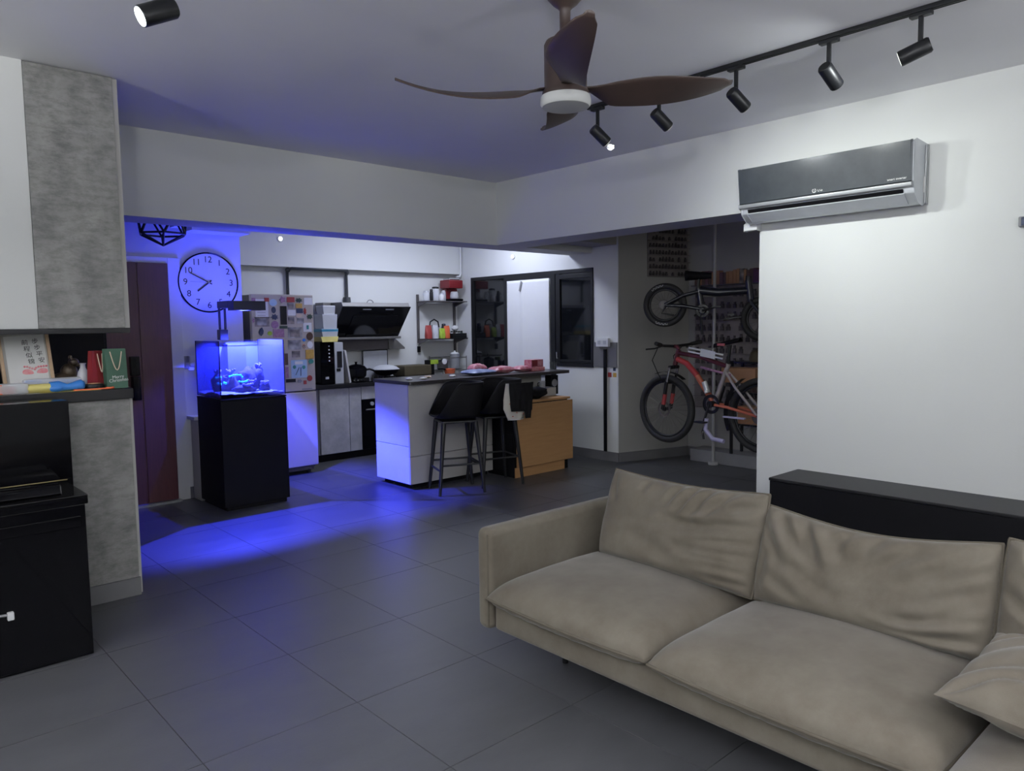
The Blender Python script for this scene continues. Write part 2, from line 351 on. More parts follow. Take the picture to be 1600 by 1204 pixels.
# ------------------------------------------------------------------ room shell
H, HB = 2.82, 2.235
fl = struct('floor', MB().box(-3.2, 10, -3.2, 8.2, -0.10, -0.004), M['grout'])
tile_me = MB().box(-0.2984, 0.2984, -0.2984, 0.2984, -0.012, 0).mesh('tile', M['tile'], smooth=False)
for i in range(-2, 11):
    for j in range(-6, 9):
        cx, cy = 0.855+0.6*i+0.3, 2.529+0.6*j+0.3
        if cx > 0.94*8.0 or cy > 8: continue
        if cx < 0.1 and cy > 4.6: continue
        if math.atan2(cx, cy) < math.radians(-20) or math.atan2(cx, max(cy, -9)) > math.radians(100): continue
        o = bpy.data.objects.new('tile', tile_me); COL.objects.link(o); o.location = (cx, cy, 0); o.parent = fl
        o.rotation_euler = (random.uniform(-.0006, .0006), random.uniform(-.0006, .0006), PI*random.randint(0, 1))
struct('ceiling', MB().box(-3.2, 10, -3.2, 8.2, H, H+0.1), M['ceil'])
struct('wall_right', MB().box(4.787, 5.13, -3.2, 2.70, 0, H), M['wall'])
struct('wall_rear', MB().box(-3.2, 4.787, -3.3, -3.2, 0, H), M['wall'])
struct('wall_far_left', MB().box(-3.3, -3.2, -3.3, 4.46, 0, H), M['wall'])
struct('wall_left', MB().box(-3.2, 0.80, 4.46, 4.62, 1.49, H).box(-3.2, 0.36, 4.46, 4.62, 0, 1.49), M['wall'])
struct('trim_1', MB().box(1.25, 6.15, 5.442, 5.78, HB, H), M['wall'])          # beam over the kitchen opening
struct('trim_2', MB().box(4.787, 5.17, 2.70, 5.442, HB, H), M['wall'])         # beam over the bike room opening
struct('wall_entry', MB().box(0.36, 1.20, 6.69, 6.80, 0, H).box(2.20, 2.80, 6.69, 6.80, 0, H).box(1.20, 2.20, 6.69, 6.80, 2.045, H), M['wall'])
struct('wall_entry_side', MB().box(0.16, 0.36, 4.62, 6.80, 0, H), M['wall'])
struct('trim_3', MB().box(2.30, 2.80, 6.45, 6.69, 2.30, H), M['wall'])
struct('trim_4', MB().box(2.14, 2.24, 6.38, 6.50, 2.31, H), M['wall'])
struct('wall_kitchen_back', MB().box(2.80, 6.30, 7.80, 7.95, 0, H), M['wall'])
struct('trim_5', MB().box(2.80, 6.15, 7.70, 7.80, 2.135, H), M['wall'])        # bulkhead above hood
struct('wall_kitchen_side', MB().box(2.70, 2.80, 6.80, 7.95, 0, H), M['wall'])
struct('wall_kitchen_right', MB().box(6.15, 6.30, 5.08, 5.42, 0, H).box(6.15, 6.30, 5.42, 7.49, 0, 0.885).box(6.15, 6.30, 5.42, 7.49, 2.08, H)
       .box(6.15, 6.30, 6.06, 6.80, 0.885, 2.08).box(6.15, 6.30, 7.49, 7.80, 0, H).box(6.15, 6.30, 5.42, 6.06, 0.885, 1.0), M['wall'])
# bike room: a grey wall running off from the corner, then a wall facing the living room
d15 = Vector((0.958, -0.287, 0)).normalized(); n15 = Vector((d15.y, -d15.x, 0))
A = Vector((6.155, 5.075, 0)); Bc = A+d15*0.92
def slab(p, q, th, z0, z1, side):
    t = (q-p).normalized(); n = Vector((-t.y, t.x, 0))*side*th
    c = [p, q, q+n, p+n]; return MB().prism([(v.x, v.y) for v in c], z0, z1, 'z')
struct('wall_bike', slab(A, Bc, 0.15, 0, H, 1), M['greywall'])
XB = Bc.x
struct('wall_bike_side', MB().box(XB, XB+0.15, 0.2, Bc.y+0.2, 0, H), M['greywall'])
struct('wall_bike_rear', MB().box(5.13, XB, 0.2, 0.35, 0, H), M['greywall'])
struct('trim_6', MB().box(5.25, 6.15, 5.10, 5.442, HB+0.06, H), M['greywall'])
# skirtings
struct('baseboard_left', MB().box(0.92, 1.212, 4.436, 4.45, 0, 0.10), M['skirt'])
struct('baseboard_bike', slab(A+n15*0.012, Bc+n15*0.012, 0.012, 0, 0.10, 1), M['skirt'])
struct('baseboard_kitchen', MB().box(6.138, 6.15, 5.07, 6.6, 0, 0.10), M['skirt'])
struct('baseboard_entry', MB().box(2.22, 2.80, 6.678, 6.69, 0, 0.10), M['skirt'])
struct('baseboard_side', MB().box(XB-0.012, XB, 0.4, Bc.y, 0, 0.10), M['skirt'])
struct('trim_7', MB().box(XB-0.27, XB-0.012, 2.6, 4.60, 0, 0.13), M['grey'], bevel=0.006)   # low concrete kerb below the bikes

# ------------------------------------------------------------------ entry partition: concrete panels, shelf and counter
pt = thing('entry_partition', 'concrete-look partition with upper and lower panels around an open black niche', 'partition', (1.0, 4.45, 0))
def pl(mb): return mb.xf(Matrix.Translation((-1.0, -4.45, 0)))
pl(MB().box(0.802, 1.206, 4.45, 4.47, 1.49, H-0.006)).build('upper_panel', M['concrete'], pt, 0.001)
pl(MB().box(0.80, 1.236, 4.472, 4.62, 1.49, H-0.004)).build('upper_core', M['offwhite'], pt)
pl(MB().box(0.36, 1.225, 4.43, 4.85, 1.462, 1.489)).build('shelf_board', M['black'], pt, 0.002)
pl(MB().box(0.36, 1.222, 4.425, 4.85, 1.105, 1.160)).build('counter_top', M['black'], pt, 0.003)
pl(MB().box(0.36, 1.208, 4.45, 4.47, 0.10, 1.104)).build('lower_panel', M['concrete'], pt, 0.001)
pl(MB().box(0.36, 1.228, 4.472, 4.62, 0.0, 1.104)).build('lower_core', M['offwhite'], pt)
cb = thing('shoe_cabinet', 'tall black cabinet standing in the entry behind the niche', 'cabinet', (0.90, 6.2, 0))
MB().box(-0.52, 0.52, -0.45, 0.45, 0.0005, 2.2).build('carcass', M['black_matte'], cb, 0.004)
MB().box(0.522, 0.538, -0.44, 0.44, 0.07, 2.18).build('door', M['black_matte'], cb, 0.003)

# ------------------------------------------------------------------ piano
pn = thing('upright_piano', 'glossy black upright piano with closed key lid against concrete partition', 'piano', (0.2, 3.76, 0))
X0, X1 = -0.95, 0.612
MB().box(X0, X1, 0.0, 0.34, 0.003, 0.70).build('lower_case', M['black_gloss'], pn, 0.004)
MB().box(X0-0.01, X1+0.012, -0.008, 0.34, 0.70, 0.745).build('key_bed', M['black_gloss'], pn, 0.006)
MB().box(X0, X1+0.03, 0.345, 0.64, 0.003, 1.143).build('upper_case', M['black_gloss'], pn, 0.004)
lid = MB().prism([(0.06, 0.746), (0.36, 0.746), (0.36, 0.80), (0.30, 0.825), (0.14, 0.815), (0.075, 0.78)], X0+0.05, X1-0.075, 'x').build('key_lid', M['black_gloss'], pn, 0.008, seg=3)
MB().box(X0+0.05, X1-0.045, 0.095, 0.103, 0.802, 0.806).build('hinge', M['brass'], lid, label='thin brass hinge strip')
MB().box(X0+0.04, X1-0.02, -0.006, 0.006, 0.60, 0.65).build('key_slip', M['black_gloss'], pn, 0.004)
MB().box(0.29, 0.315, -0.022, 0.0, 0.25, 0.285).build('latch', M['white'], pn, 0.004, label='small white child-lock latch')
MB().tube([(0.29, -0.014, 0.275), (0.25, -0.018, 0.28), (0.20, -0.012, 0.278)], 0.006).build('latch_strap', M['grey'], pn)

# ------------------------------------------------------------------ things on the counter
pf = thing('picture_frame', 'pale wooden frame with brush writing and two pink baby footprints', 'picture', (0.775, 4.61, 1.163), 0)
TL = Matrix.Rotation(math.radians(-8), 4, 'X') @ Matrix.Rotation(math.radians(-3.0), 4, 'Y')
fw_, fh = 0.232, 0.33
fr = MB()
for b in ((-fw_/2, fw_/2, 0, .018), (-fw_/2, fw_/2, fh-.018, fh)): fr.box(b[0], b[1], -.014, .014, b[2], b[3])
for b in ((-fw_/2, -fw_/2+.016), (fw_/2-.016, fw_/2)): fr.box(b[0], b[1], -.014, .014, .018, fh-.018)
fr.xf(TL).build('frame', M['frame_wood'], pf, 0.001)
MB().box(-fw_/2+.015, fw_/2-.015, -.002, .010, .017, fh-.017).xf(TL).build('mount', M['offwhite'], pf)
art = MB().box(-fw_/2+.030, fw_/2-.024, -.0035, -.002, .018, fh-.035).xf(TL).build('print', M['paper'], pf)
for ci, col in enumerate(('前程似锦', '步步平安')):
    for k, ch in enumerate(col):
        p = TL @ Vector((0.004+0.047*ci+0.006*k, -0.0045, 0.255-0.034*k+0.004*ci))
        o = text('character', ch, 0.032, p, M['ink'], art, 'S', 0.05, 0.0004)
for sx, rz in ((0.0, 0.5), (0.065, -0.5)):
    fp = MB(); c = TL @ Vector((sx, -0.0042, 0.098))
    fp.ball((0, 0, 0), 0.026, 0.0006, 0.018).ball((0.006 if sx == 0 else 0.012, 0, -0.034), 0.013, 0.0006, 0.016)
    for q in range(5): fp.ball((-0.022+0.012*q, 0, 0.030-0.002*abs(q-1)), 0.0055, 0.0006, 0.0055)
    fp.xf(Matrix.Translation(c) @ Matrix.Rotation(rz*0.5, 4, 'Y')).build('footprint', M['pink'], art, label='pink paint footprint')
# gift bags
def gift_bag(name, label, loc, rz, w_, d_, h_, m, cordm, gusset=True):
    g = thing(name, label, 'bag', loc, rz)
    b = MB(); t = 0.0012
    v = [(-w_/2, -d_/2), (w_/2, -d_/2), (w_/2, 0.0), (w_/2, d_/2), (-w_/2, d_/2), (-w_/2, 0.0)]
    ins = [0, 0, -0.25*w_*0.5, 0, 0, 0.25*w_*0.5]
    bot = [(p[0], p[1], 0) for p in v]; top = [(p[0]+ins[i]*0.9, p[1]*0.55, h_) for i, p in enumerate(v)]
    mid = [(p[0]+ins[i]*0.4, p[1]*0.9, h_*0.45) for i, p in enumerate(v)]
    b.add(bot+mid+top, [tuple(range(5, -1, -1))]+[(i, (i+1) % 6, 6+(i+1) % 6, 6+i) for i in range(6)]+[(6+i, 6+(i+1) % 6, 12+(i+1) % 6, 12+i) for i in range(6)])
    o = b.build('body', m, g, smooth=False); so = o.modifiers.new('thick', 'SOLIDIFY'); so.thickness = 0.0015
    for s in (-1, 1):
        pts = [(-w_*0.28+w_*0.56*q/10, s*(d_*0.28+0.008+0.012*math.sin(PI*q/10)), h_-0.015-0.10*math.sin(PI*q/10)) for q in range(11)]
        MB().tube(pts, 0.003, 6).build('handle', cordm, g, label='pale cord handle')
    return g
gb = gift_bag('gift_bag', 'green paper gift bag with white Christmas greeting beside the door lock', (1.155, 4.50, 1.1615), 0.05, 0.105, 0.07, 0.215, M['green'], M['cord'])
for k, (s, dz) in enumerate((('Merry', 0.062), ('Christmas', 0.044))):
    text('lettering', s, 0.024, (0.004+0.003*k, -0.0345+0.0, dz), M['paper'], gb, 'S', 0.08, 0.0006)
gift_bag('gift_bag', 'narrow dark red paper gift bag with cream cords behind green bag', (1.078, 4.56, 1.1615), 0.4, 0.05, 0.09, 0.205, M['darkred'], M['cord'])
# figurine
fg = thing('figurine', 'dark bronze animal figurine with tan back behind the picture frame', 'figurine', (0.965, 4.75, 1.162), 0)
MB().ball((0, 0, 0.045), 0.07, 0.04, 0.045).ball((0.02, 0, 0.085), 0.045, 0.03, 0.05).build('body', M['bronze'], fg, smooth=True)
MB().ball((0.045, 0, 0.14), 0.028, 0.022, 0.024).ball((0.07, 0, 0.125), 0.02, 0.014, 0.013).build('head', M['bronze'], fg, smooth=True)
MB().ball((0.03, 0.012, 0.165), 0.008, 0.005, 0.014).ball((0.03, -0.012, 0.165), 0.008, 0.005, 0.014).build('ears', M['bronze'], fg, smooth=True)
vs_ = MB().lathe([(0.022, 0), (0.030, 0.02), (0.033, 0.05), (0.027, 0.085), (0.014, 0.11), (0.013, 0.128), (0.018, 0.136), (0.015, 0.136), (0.010, 0.12)], n=28)
tag(vs_.build('vase', M['porcelain'], loc=(1.035, 4.66, 1.162), smooth=True), 'small white porcelain bottle vase in front of the red door', 'vase')
# toys in clear packs
def clear_pack(name, label, loc, rz, w_, d_, h_, inner):
    g = thing(name, label, 'toy', loc, rz)
    MB().box(-w_/2, w_/2, -d_/2, d_/2, 0.0, h_).build('clear_pack', M['plastic_clear'], g, min(0.012, h_*0.3))
    for nm, mb, m in inner: mb.build(nm, m, g, smooth=True)
    return g
tg = thing('toy_pump', 'bright blue and yellow plastic toy pump lying on the counter front', 'toy', (0.895, 4.467, 1.1615), 0.03)
MB().cyl((-0.165, 0, 0.024), (-0.055, 0, 0.024), 0.0225, n=22).build('barrel', M['yellow'], tg, smooth=None)
MB().tube([(-0.06, 0, 0.028), (-0.02, 0, 0.029), (0.02, 0, 0.022), (0.05, 0, 0.026), (0.085, 0, 0.030), (0.10, 0, 0.030)], [0.026, 0.028, 0.017, 0.021, 0.028, 0.018], 16).build('handle', M['blue'], tg, smooth=True)
MB().ball((-0.035, -0.014, 0.020), 0.035, 0.018, 0.0195).build('grip', M['blue'], tg, smooth=True)
clear_pack('toy_pack', 'long clear pack with blue pieces lying behind the blue pump', (0.86, 4.528, 1.1615), 0.03, 0.27, 0.045, 0.07, [
    ('piece', MB().box(-0.01, 0.12, -0.019, 0.012, 0.045, 0.060), M['blue']), ('piece', MB().ball((-0.06, -0.003, 0.05), 0.015), M['blue']), ('piece', MB().box(-0.125, -0.08, -0.019, 0.0, 0.05, 0.065), M['blue'])])
clear_pack('toy_pack', 'clear pack with red and orange toy parts at left end of counter', (0.655, 4.475, 1.1615), 0.0, 0.17, 0.075, 0.055, [
    ('block', MB().box(-0.08, -0.03, -0.036, 0.02, 0.004, 0.052), M['orange']), ('block', MB().box(-0.02, 0.02, -0.034, 0.02, 0.004, 0.04), M['red']),
    ('cap', MB().cyl((0.03, -0.02, 0.024), (0.07, -0.02, 0.024), 0.016), M['paper'])])
orng = thing('strap_ring', 'flat orange plastic strap ending in a ring on counter edge', 'strap', (1.06, 4.455, 1.1615))
MB().torus((0.055, 0, 0.006), 0.016, 0.006, 'z', 20, 8).build('ring', M['orange'], orng, smooth=True)
MB().box(-0.12, 0.041, -0.009, 0.009, 0.0005, 0.008).build('strap', M['orange'], orng, 0.002)
tn = thing('tin', 'oval dark tin with brown picture lid beside orange ring', 'tin', (1.045, 4.49, 1.1615))
MB().lathe([(0.045, 0.0), (0.048, 0.004), (0.048, 0.024), (0.044, 0.030)], n=28).xf(Matrix.Diagonal((1, 0.7, 1, 1))).build('body', M['black'], tn, smooth=True)
MB().lathe([(0.036, 0.0302), (0.034, 0.034), (0.001, 0.036)], n=24).xf(Matrix.Diagonal((1, 0.7, 1, 1))).build('lid', M['cardboard'], tn, smooth=True)
tag(MB().box(-0.03, 0.03, -0.02, 0.02, 0, 0.05).build('paper_box', M['offwhite'], bevel=0.002, loc=(1.075, 4.66, 1.1615), rotz=0.4), 'small white paper box behind the oval tin', 'box')
for k, (x, y, a, ww, hh, lb) in enumerate(((0.68, 4.51, 0.03, 0.24, 0.13, 'white paper sheet under clear packs at left counter end'), (0.93, 4.50, -0.04, 0.28, 0.12, 'pale greenish paper sheet under the blue toy pump'))):
    tag(MB().box(-ww/2, ww/2, -hh/2, hh/2, 0, 0.0006).build('paper_sheet', M['paper'] if k == 0 else M['yellow'], loc=(x, y, 1.1606+0.0003*k), rotz=a), lb, 'paper')

# ------------------------------------------------------------------ entry: door, clock, pendant
dr = struct('door_1', MB().box(1.25, 2.155, 6.66, 6.69, 0.02, 2.03), M['door'])
MB().box(1.25, 1.905, 6.652, 6.66, 0.02, 2.03).build('leaf_panel', M['door'], dr, 0.002)
MB().box(1.915, 2.155, 6.652, 6.66, 0.02, 2.03).build('side_panel', M['door'], dr, 0.002)
dk = MB().box(1.815, 1.885, 6.60, 6.652, 1.10, 1.26).box(1.82, 1.88, 6.575, 6.652, 0.90, 1.095).build('door_lock', M['black_gloss'], dr, 0.006, label='black digital door lock')
MB().cyl((1.64, 6.652, 1.375), (1.64, 6.642, 1.375), 0.014).build('peephole', M['silver'], dr, label='round silver peephole')
struct('trim_8', MB().box(2.16, 2.26, 6.665, 6.689, 0, 2.08).box(1.20, 2.16, 6.665, 6.689, 2.03, 2.08), M['wall'], bevel=0.004)   # door frame
struct('trim_9', MB().box(1.25, 2.17, 6.60, 6.70, 0.0005, 0.02), M['silvergrey'])   # threshold strip
ck = thing('wall_clock', 'large round white wall clock with thin black rim above the aquarium', 'clock', (2.50, 6.689, 1.88))
Rc = 0.262
MB().lathe([(Rc-0.02, 0), (Rc, 0), (Rc, -0.026), (Rc-0.005, -0.03), (Rc-0.010, -0.026), (Rc-0.010, -0.018), (Rc-0.02, -0.018)], axis='y', n=64, cap=False).build('rim', M['black_gloss'], ck)
face = MB().lathe([(Rc-0.012, 0), (Rc-0.012, -0.02)], axis='y', n=64).build('face', M['clock_face'], ck)
for h in range(1, 13):
    a = PI/2-h*PI/6
    text('numeral', str(h), 0.076, (0.198*math.cos(a), -0.0215, 0.198*math.sin(a)), M['ink'], face, 'S', depth=0.0006)
def hand(nm, ang, L, wd, m, y):
    a = math.radians(ang); MB().box(-wd, wd, -0.001, 0.001, -0.03, L).xf(Matrix.Translation((0, y, 0)) @ Matrix.Rotation(a, 4, 'Y')).build(nm, m, ck)
hand('hour_hand', 232, 0.125, 0.006, M['ink'], -0.025); hand('minute_hand', 297, 0.175, 0.0045, M['ink'], -0.028); hand('second_hand', 272, 0.16, 0.0015, M['silvergrey'], -0.031)
MB().cyl((0, -0.02, 0), (0, -0.034, 0), 0.008).build('hub', M['silvergrey'], ck)
MB().lathe([(Rc-0.011, -0.0365), (Rc-0.011, -0.038)], axis='y', n=64).build('glass_cover', M['glass'], ck)
# geometric pendant
pd = thing('pendant_lamp', 'black wire geometric cage pendant lamp above the entry door', 'lamp', (1.955, 6.1, 2.12))
cage = MB(); Rp = 0.175
ap = (0, 0, 0); r1 = [(Rp*math.cos(PI/3*k+0.26), Rp*math.sin(PI/3*k+0.26), 0.085) for k in range(6)]
r2_ = [(Rp*math.cos(PI/3*k+0.26+PI/6), Rp*math.sin(PI/3*k+0.26+PI/6), 0.25) for k in range(6)]
tp = [(0.05*math.cos(PI/3*k), 0.05*math.sin(PI/3*k), 0.40) for k in range(6)]
for k in range(6):
    k2 = (k+1) % 6
    for a_, b_ in ((ap, r1[k]), (r1[k], r1[k2]), (r1[k], r2_[k]), (r1[k2], r2_[k]), (r2_[k], r2_[k2]), (r2_[k], tp[k2]), (tp[k], tp[k2])): cage.tube([a_, b_], 0.008, 6)
cage.build('cage', M['black_metal'], pd)
MB().cyl((0, 0, 0.30), (0, 0, 0.42), 0.022).build('socket', M['black_metal'], pd)
MB().ball((0, 0, 0.24), 0.04, 0.04, 0.055).build('bulb', M['glass'], pd, smooth=True)
MB().cyl((0, 0, 0.42), (0, 0, 0.70), 0.004, n=8).build('cord', M['black_metal'], pd)
# switches and console behind the tank
tag(MB().box(-0.02, 0.02, -0.012, 0, -0.055, 0.055).box(-0.012, 0.012, -0.016, -0.012, -0.04, 0.0).build('intercom_remote', M['grey'], bevel=0.003, loc=(2.285, 6.689, 1.19)), 'slim grey remote in wall holder left of aquarium', 'remote')
sw = thing('light_switch', 'white light switch plate beside the grey remote', 'switch', (2.355, 6.689, 1.20))
MB().box(-0.043, 0.043, -0.008, 0, -0.043, 0.043).build('plate', M['white'], sw, 0.003)
for q in (-1, 1): MB().box(q*0.019-0.016, q*0.019+0.016, -0.012, -0.008, -0.026, 0.026).build('rocker', M['white'], sw, 0.002)
cs = thing('side_console', 'narrow white console cabinet partly hidden behind the aquarium stand', 'cabinet', (2.42, 6.58, 0))
MB().box(-0.13, 0.2, -0.075, 0.09, 0.0005, 0.70).build('body', M['offwhite'], cs, 0.004)
MB().box(-0.16, 0.22, -0.082, 0.095, 0.70, 0.73).build('top', M['white'], cs, 0.004)

# ------------------------------------------------------------------ aquarium
TX0, TX1, TY0, TY1 = 2.285, 2.84, 5.955, 6.475
st = thing('aquarium_stand', 'plain black square aquarium stand standing on the tiles', 'stand', ((TX0+TX1)/2, (TY0+TY1)/2, 0))
w2, d2 = (TX1-TX0)/2, (TY1-TY0)/2
MB().box(-w2, w2, -d2+0.018, d2, 0.03, 0.90).build('carcass', M['black_matte'], st, 0.002)
MB().box(-w2, w2, -d2, -d2+0.016, 0.035, 0.895).build('door', M['black_matte'], st, 0.002)
MB().box(-w2+0.02, w2-0.02, -d2+0.02, d2-0.02, 0.0005, 0.03).build('plinth', M['black_matte'], st)
MB().box(-w2-0.002, w2+0.002, -d2, d2, 0.90, 0.912).build('top', M['black_matte'], st, 0.001)
aq = thing('aquarium', 'rimless glass aquarium glowing blue with corals on the black stand', 'aquarium', ((TX0+TX1)/2, (TY0+TY1)/2, 0.913))
w3, d3, ht, g = w2-0.006, d2-0.006, 0.465, 0.006
MB().box(-w3, w3, -d3, -d3+g, 0.008, ht).build('front_pane', M['tank_glass'], aq)
MB().box(-w3, -w3+g, -d3+g, d3-g, 0.008, ht).build('side_pane', glass_mat('algae_clouded_glass', (0.85, 0.88, 1), 0.05, 1.45, 0.6, (0.16, 0.15, 0.24)), aq, label='clouded left side pane')  # algae clouding, also set to dim the lamp light on the door
MB().box(w3-g, w3, -d3+g, d3-g, 0.008, ht).build('side_pane', glass_mat('light_dimming_glass', (0.9, 0.92, 1), 0.03, 1.45, 0.3, (0.2, 0.2, 0.28)), aq)  # slight clouding added to dim the blue lamp light on the fridge
MB().box(-w3, w3, d3-g, d3, 0.008, ht).build('back_pane', M['tank_glass'], aq)
MB().box(-w3*0.15, w3*0.45, d3-g-0.09, d3-g-0.004, 0.03, ht-0.035).build('overflow_box', M['tank_back'], aq, 0.003, label='frosted blue overflow box')
MB().box(-w3, w3, d3+0.001, d3+0.003, 0.008, ht-0.02).build('back_film', glass_mat('blue_back_film', (0.5, 0.55, 1), 0.3, 1.1, 0.85, (0.24, 0.25, 0.36)), aq)
MB().box(-w3, w3, -d3, d3, 0.0005, 0.008).build('base_pane', M['tank_glass'], aq)
for sx in (-1, 1):
    for sy in (-1, 1): MB().box(sx*w3-0.003, sx*w3+0.003, sy*d3-0.003, sy*d3+0.003, 0.006, ht).build('corner_seal', M['black_matte'], aq)
def sandf(u, v):
    x, y = (u*2-1)*(w3-g-0.002), (v*2-1)*(d3-g-0.002)
    return (x, y, 0.035+0.03*noise.noise((x*5, y*5, 1))+0.01*noise.noise((x*22, y*22, 3)))
sd = MB().grid(sandf, 36, 34); nn = len(sd.v)
sd.build('sand', M['sand'], aq, smooth=True)
wat = MB().box(-w3+g+0.0005, w3-g-0.0005, -d3+g+0.0005, d3-g-0.0005, 0.0085, 0.42).build('water', M['water'], aq, smooth=False, label='clear blue-lit water')
def rockmb(c, rx, ry, rz, seed, n=22, m=14, amp=0.35):
    t = MB().ball((0, 0, 0), 1, 1, 1, n, m); out = []
    for v in t.v:
        q = Vector(v); k = 1+amp*noise.noise(q*1.7+Vector((seed, 0, 0)))+amp*0.5*noise.noise(q*4.5+Vector((0, seed, 0)))
        out.append((c[0]+q.x*k*rx, c[1]+q.y*k*ry, c[2]+q.z*k*rz))
    return out, t.f
rk = [((0.08, 0.02, 0.12), 0.10, 0.09, 0.10, 1.0), ((0.14, 0.0, 0.16), 0.055, 0.06, 0.075, 4.3), ((-0.10, 0.0, 0.10), 0.07, 0.08, 0.085, 2.2), ((-0.17, 0.08, 0.10), 0.045, 0.06, 0.09, 3.1),
      ((-0.01, 0.05, 0.075), 0.10, 0.06, 0.045, 5.7), ((0.18, -0.05, 0.07), 0.05, 0.05, 0.05, 6.3), ((-0.02, -0.10, 0.06), 0.09, 0.05, 0.032, 7.9)]
for c, a_, b_, c_, s in rk:
    vv, ff = rockmb(c, a_, b_, c_, s); MB().add(vv, ff).build('reef_rock', M['rock'], aq, smooth=True)
def coral(c, m, n, r, h, seed, nm='coral'):
    rr = random.Random(seed); b = MB()
    for k in range(n):
        a = 2*PI*k/n+rr.uniform(-.3, .3); l = rr.uniform(.6, 1.1)
        p0 = Vector(c); p1 = p0+Vector((math.cos(a)*r*0.5*l, math.sin(a)*r*0.5*l, h*0.6*l)); p2 = p0+Vector((math.cos(a)*r*l, math.sin(a)*r*l, h*l))
        b.tube([p0, p1, p2], [0.010, 0.009, 0.006], 7).ball(p2, 0.010, n=8, m=6)
    return b.build(nm, m, aq, smooth=True)
coral((-0.10, -0.03, 0.175), M['coral_pale'], 9, 0.035, 0.045, 1)
def ridge(pts, m, r=0.009):
    b = MB().tube(pts, r, 7)
    for p in pts: b.ball(p, r*1.5, n=8, m=6)
    b.build('coral', m, aq, smooth=True)
ridge([(-0.13, -0.085, 0.17), (-0.10, -0.09, 0.178), (-0.07, -0.09, 0.18), (-0.035, -0.088, 0.176), (-0.02, -0.08, 0.16)], M['coral_glow'], 0.006)
ridge([(-0.055, -0.095, 0.125), (-0.03, -0.10, 0.12), (0.0, -0.10, 0.122), (0.015, -0.095, 0.128)], M['coral_glow'], 0.006)
ridge([(-0.22, -0.03, 0.16), (-0.19, -0.05, 0.165)], M['coral_glow'], 0.007)
ridge([(-0.22, -0.06, 0.115), (-0.20, -0.07, 0.11)], M['coral_glow'], 0.007); ridge([(-0.17, -0.07, 0.12), (-0.16, -0.08, 0.115)], M['coral_glow'], 0.007)
coral((0.06, -0.09, 0.10), M['coral_pale'], 8, 0.03, 0.03, 4); coral((0.17, -0.09, 0.09), M['coral_pale'], 8, 0.03, 0.02, 6); coral((0.0, -0.13, 0.085), M['coral_pale'], 10, 0.04, 0.015, 8)
coral((0.155, 0.0, 0.22), M['coral_pale'], 7, 0.03, 0.04, 9); coral((-0.17, 0.06, 0.18), M['coral_pale'], 7, 0.03, 0.04, 10)
lm = thing('aquarium_lamp', 'black LED aquarium lamp head on a clamp arm over the tank', 'lamp', (2.52, 6.44, 1.379))
MB().box(-0.035, 0.035, -0.02, 0.055, 0.0, 0.09).build('clamp', M['black_metal'], lm, 0.006)
MB().box(-0.032, -0.016, 0.0, 0.02, 0.09, 0.30).box(0.016, 0.032, 0.0, 0.02, 0.09, 0.30).box(-0.028, 0.028, 0.0, 0.02, 0.285, 0.305).build('stem', M['black_metal'], lm, 0.003)
MB().box(-0.035, 0.03, -0.208, 0.03, 0.27, 0.33).build('arm', M['black_metal'], lm, 0.006)
MB().box(-0.035, 0.24, -0.328, -0.208, 0.318, 0.325).box(-0.035, 0.24, -0.328, -0.321, 0.248, 0.318).box(-0.035, 0.24, -0.215, -0.208, 0.248, 0.318).box(-0.035, -0.028, -0.321, -0.215, 0.248, 0.318).box(0.233, 0.24, -0.321, -0.215, 0.248, 0.318).build('head', M['black_metal'], lm)
MB().box(-0.01, 0.215, -0.315, -0.225, 0.3135, 0.3175).build('led_panel', M['blue_lens'], lm)

# ------------------------------------------------------------------ kitchen: fridge and magnets
fz = thing('fridge', 'tall champagne steel two-door fridge covered with magnets', 'fridge', (3.30, 7.30, 0))
FX0, FX1 = -0.318, 0.322
MB().box(FX0+0.002, FX1-0.002, -0.32, 0.42, 0.06, 1.795).build('cabinet', M['fridge_side'], fz, 0.004)
MB().box(FX0, FX1, -0.382, -0.325, 0.845, 1.80).build('door', M['champagne'], fz, 0.01)
MB().box(FX0, FX1+0.004, -0.382, -0.325, 0.085, 0.835).build('door', M['champagne'], fz, 0.01)
MB().box(FX0+0.01, FX1-0.01, -0.30, 0.3, 0.03, 0.08).build('kick_panel', M['fridge_side'], fz)
for sx in (FX0+0.05, FX1-0.05):
    for sy in (-0.27, 0.36): MB().cyl((sx, sy, 0.0005), (sx, sy, 0.06), 0.018).build('foot', M['black_metal'], fz)
MB().box(0.17, 0.28, -0.3835, -0.382, 0.858, 0.870).build('nameplate', M['grey'], fz)
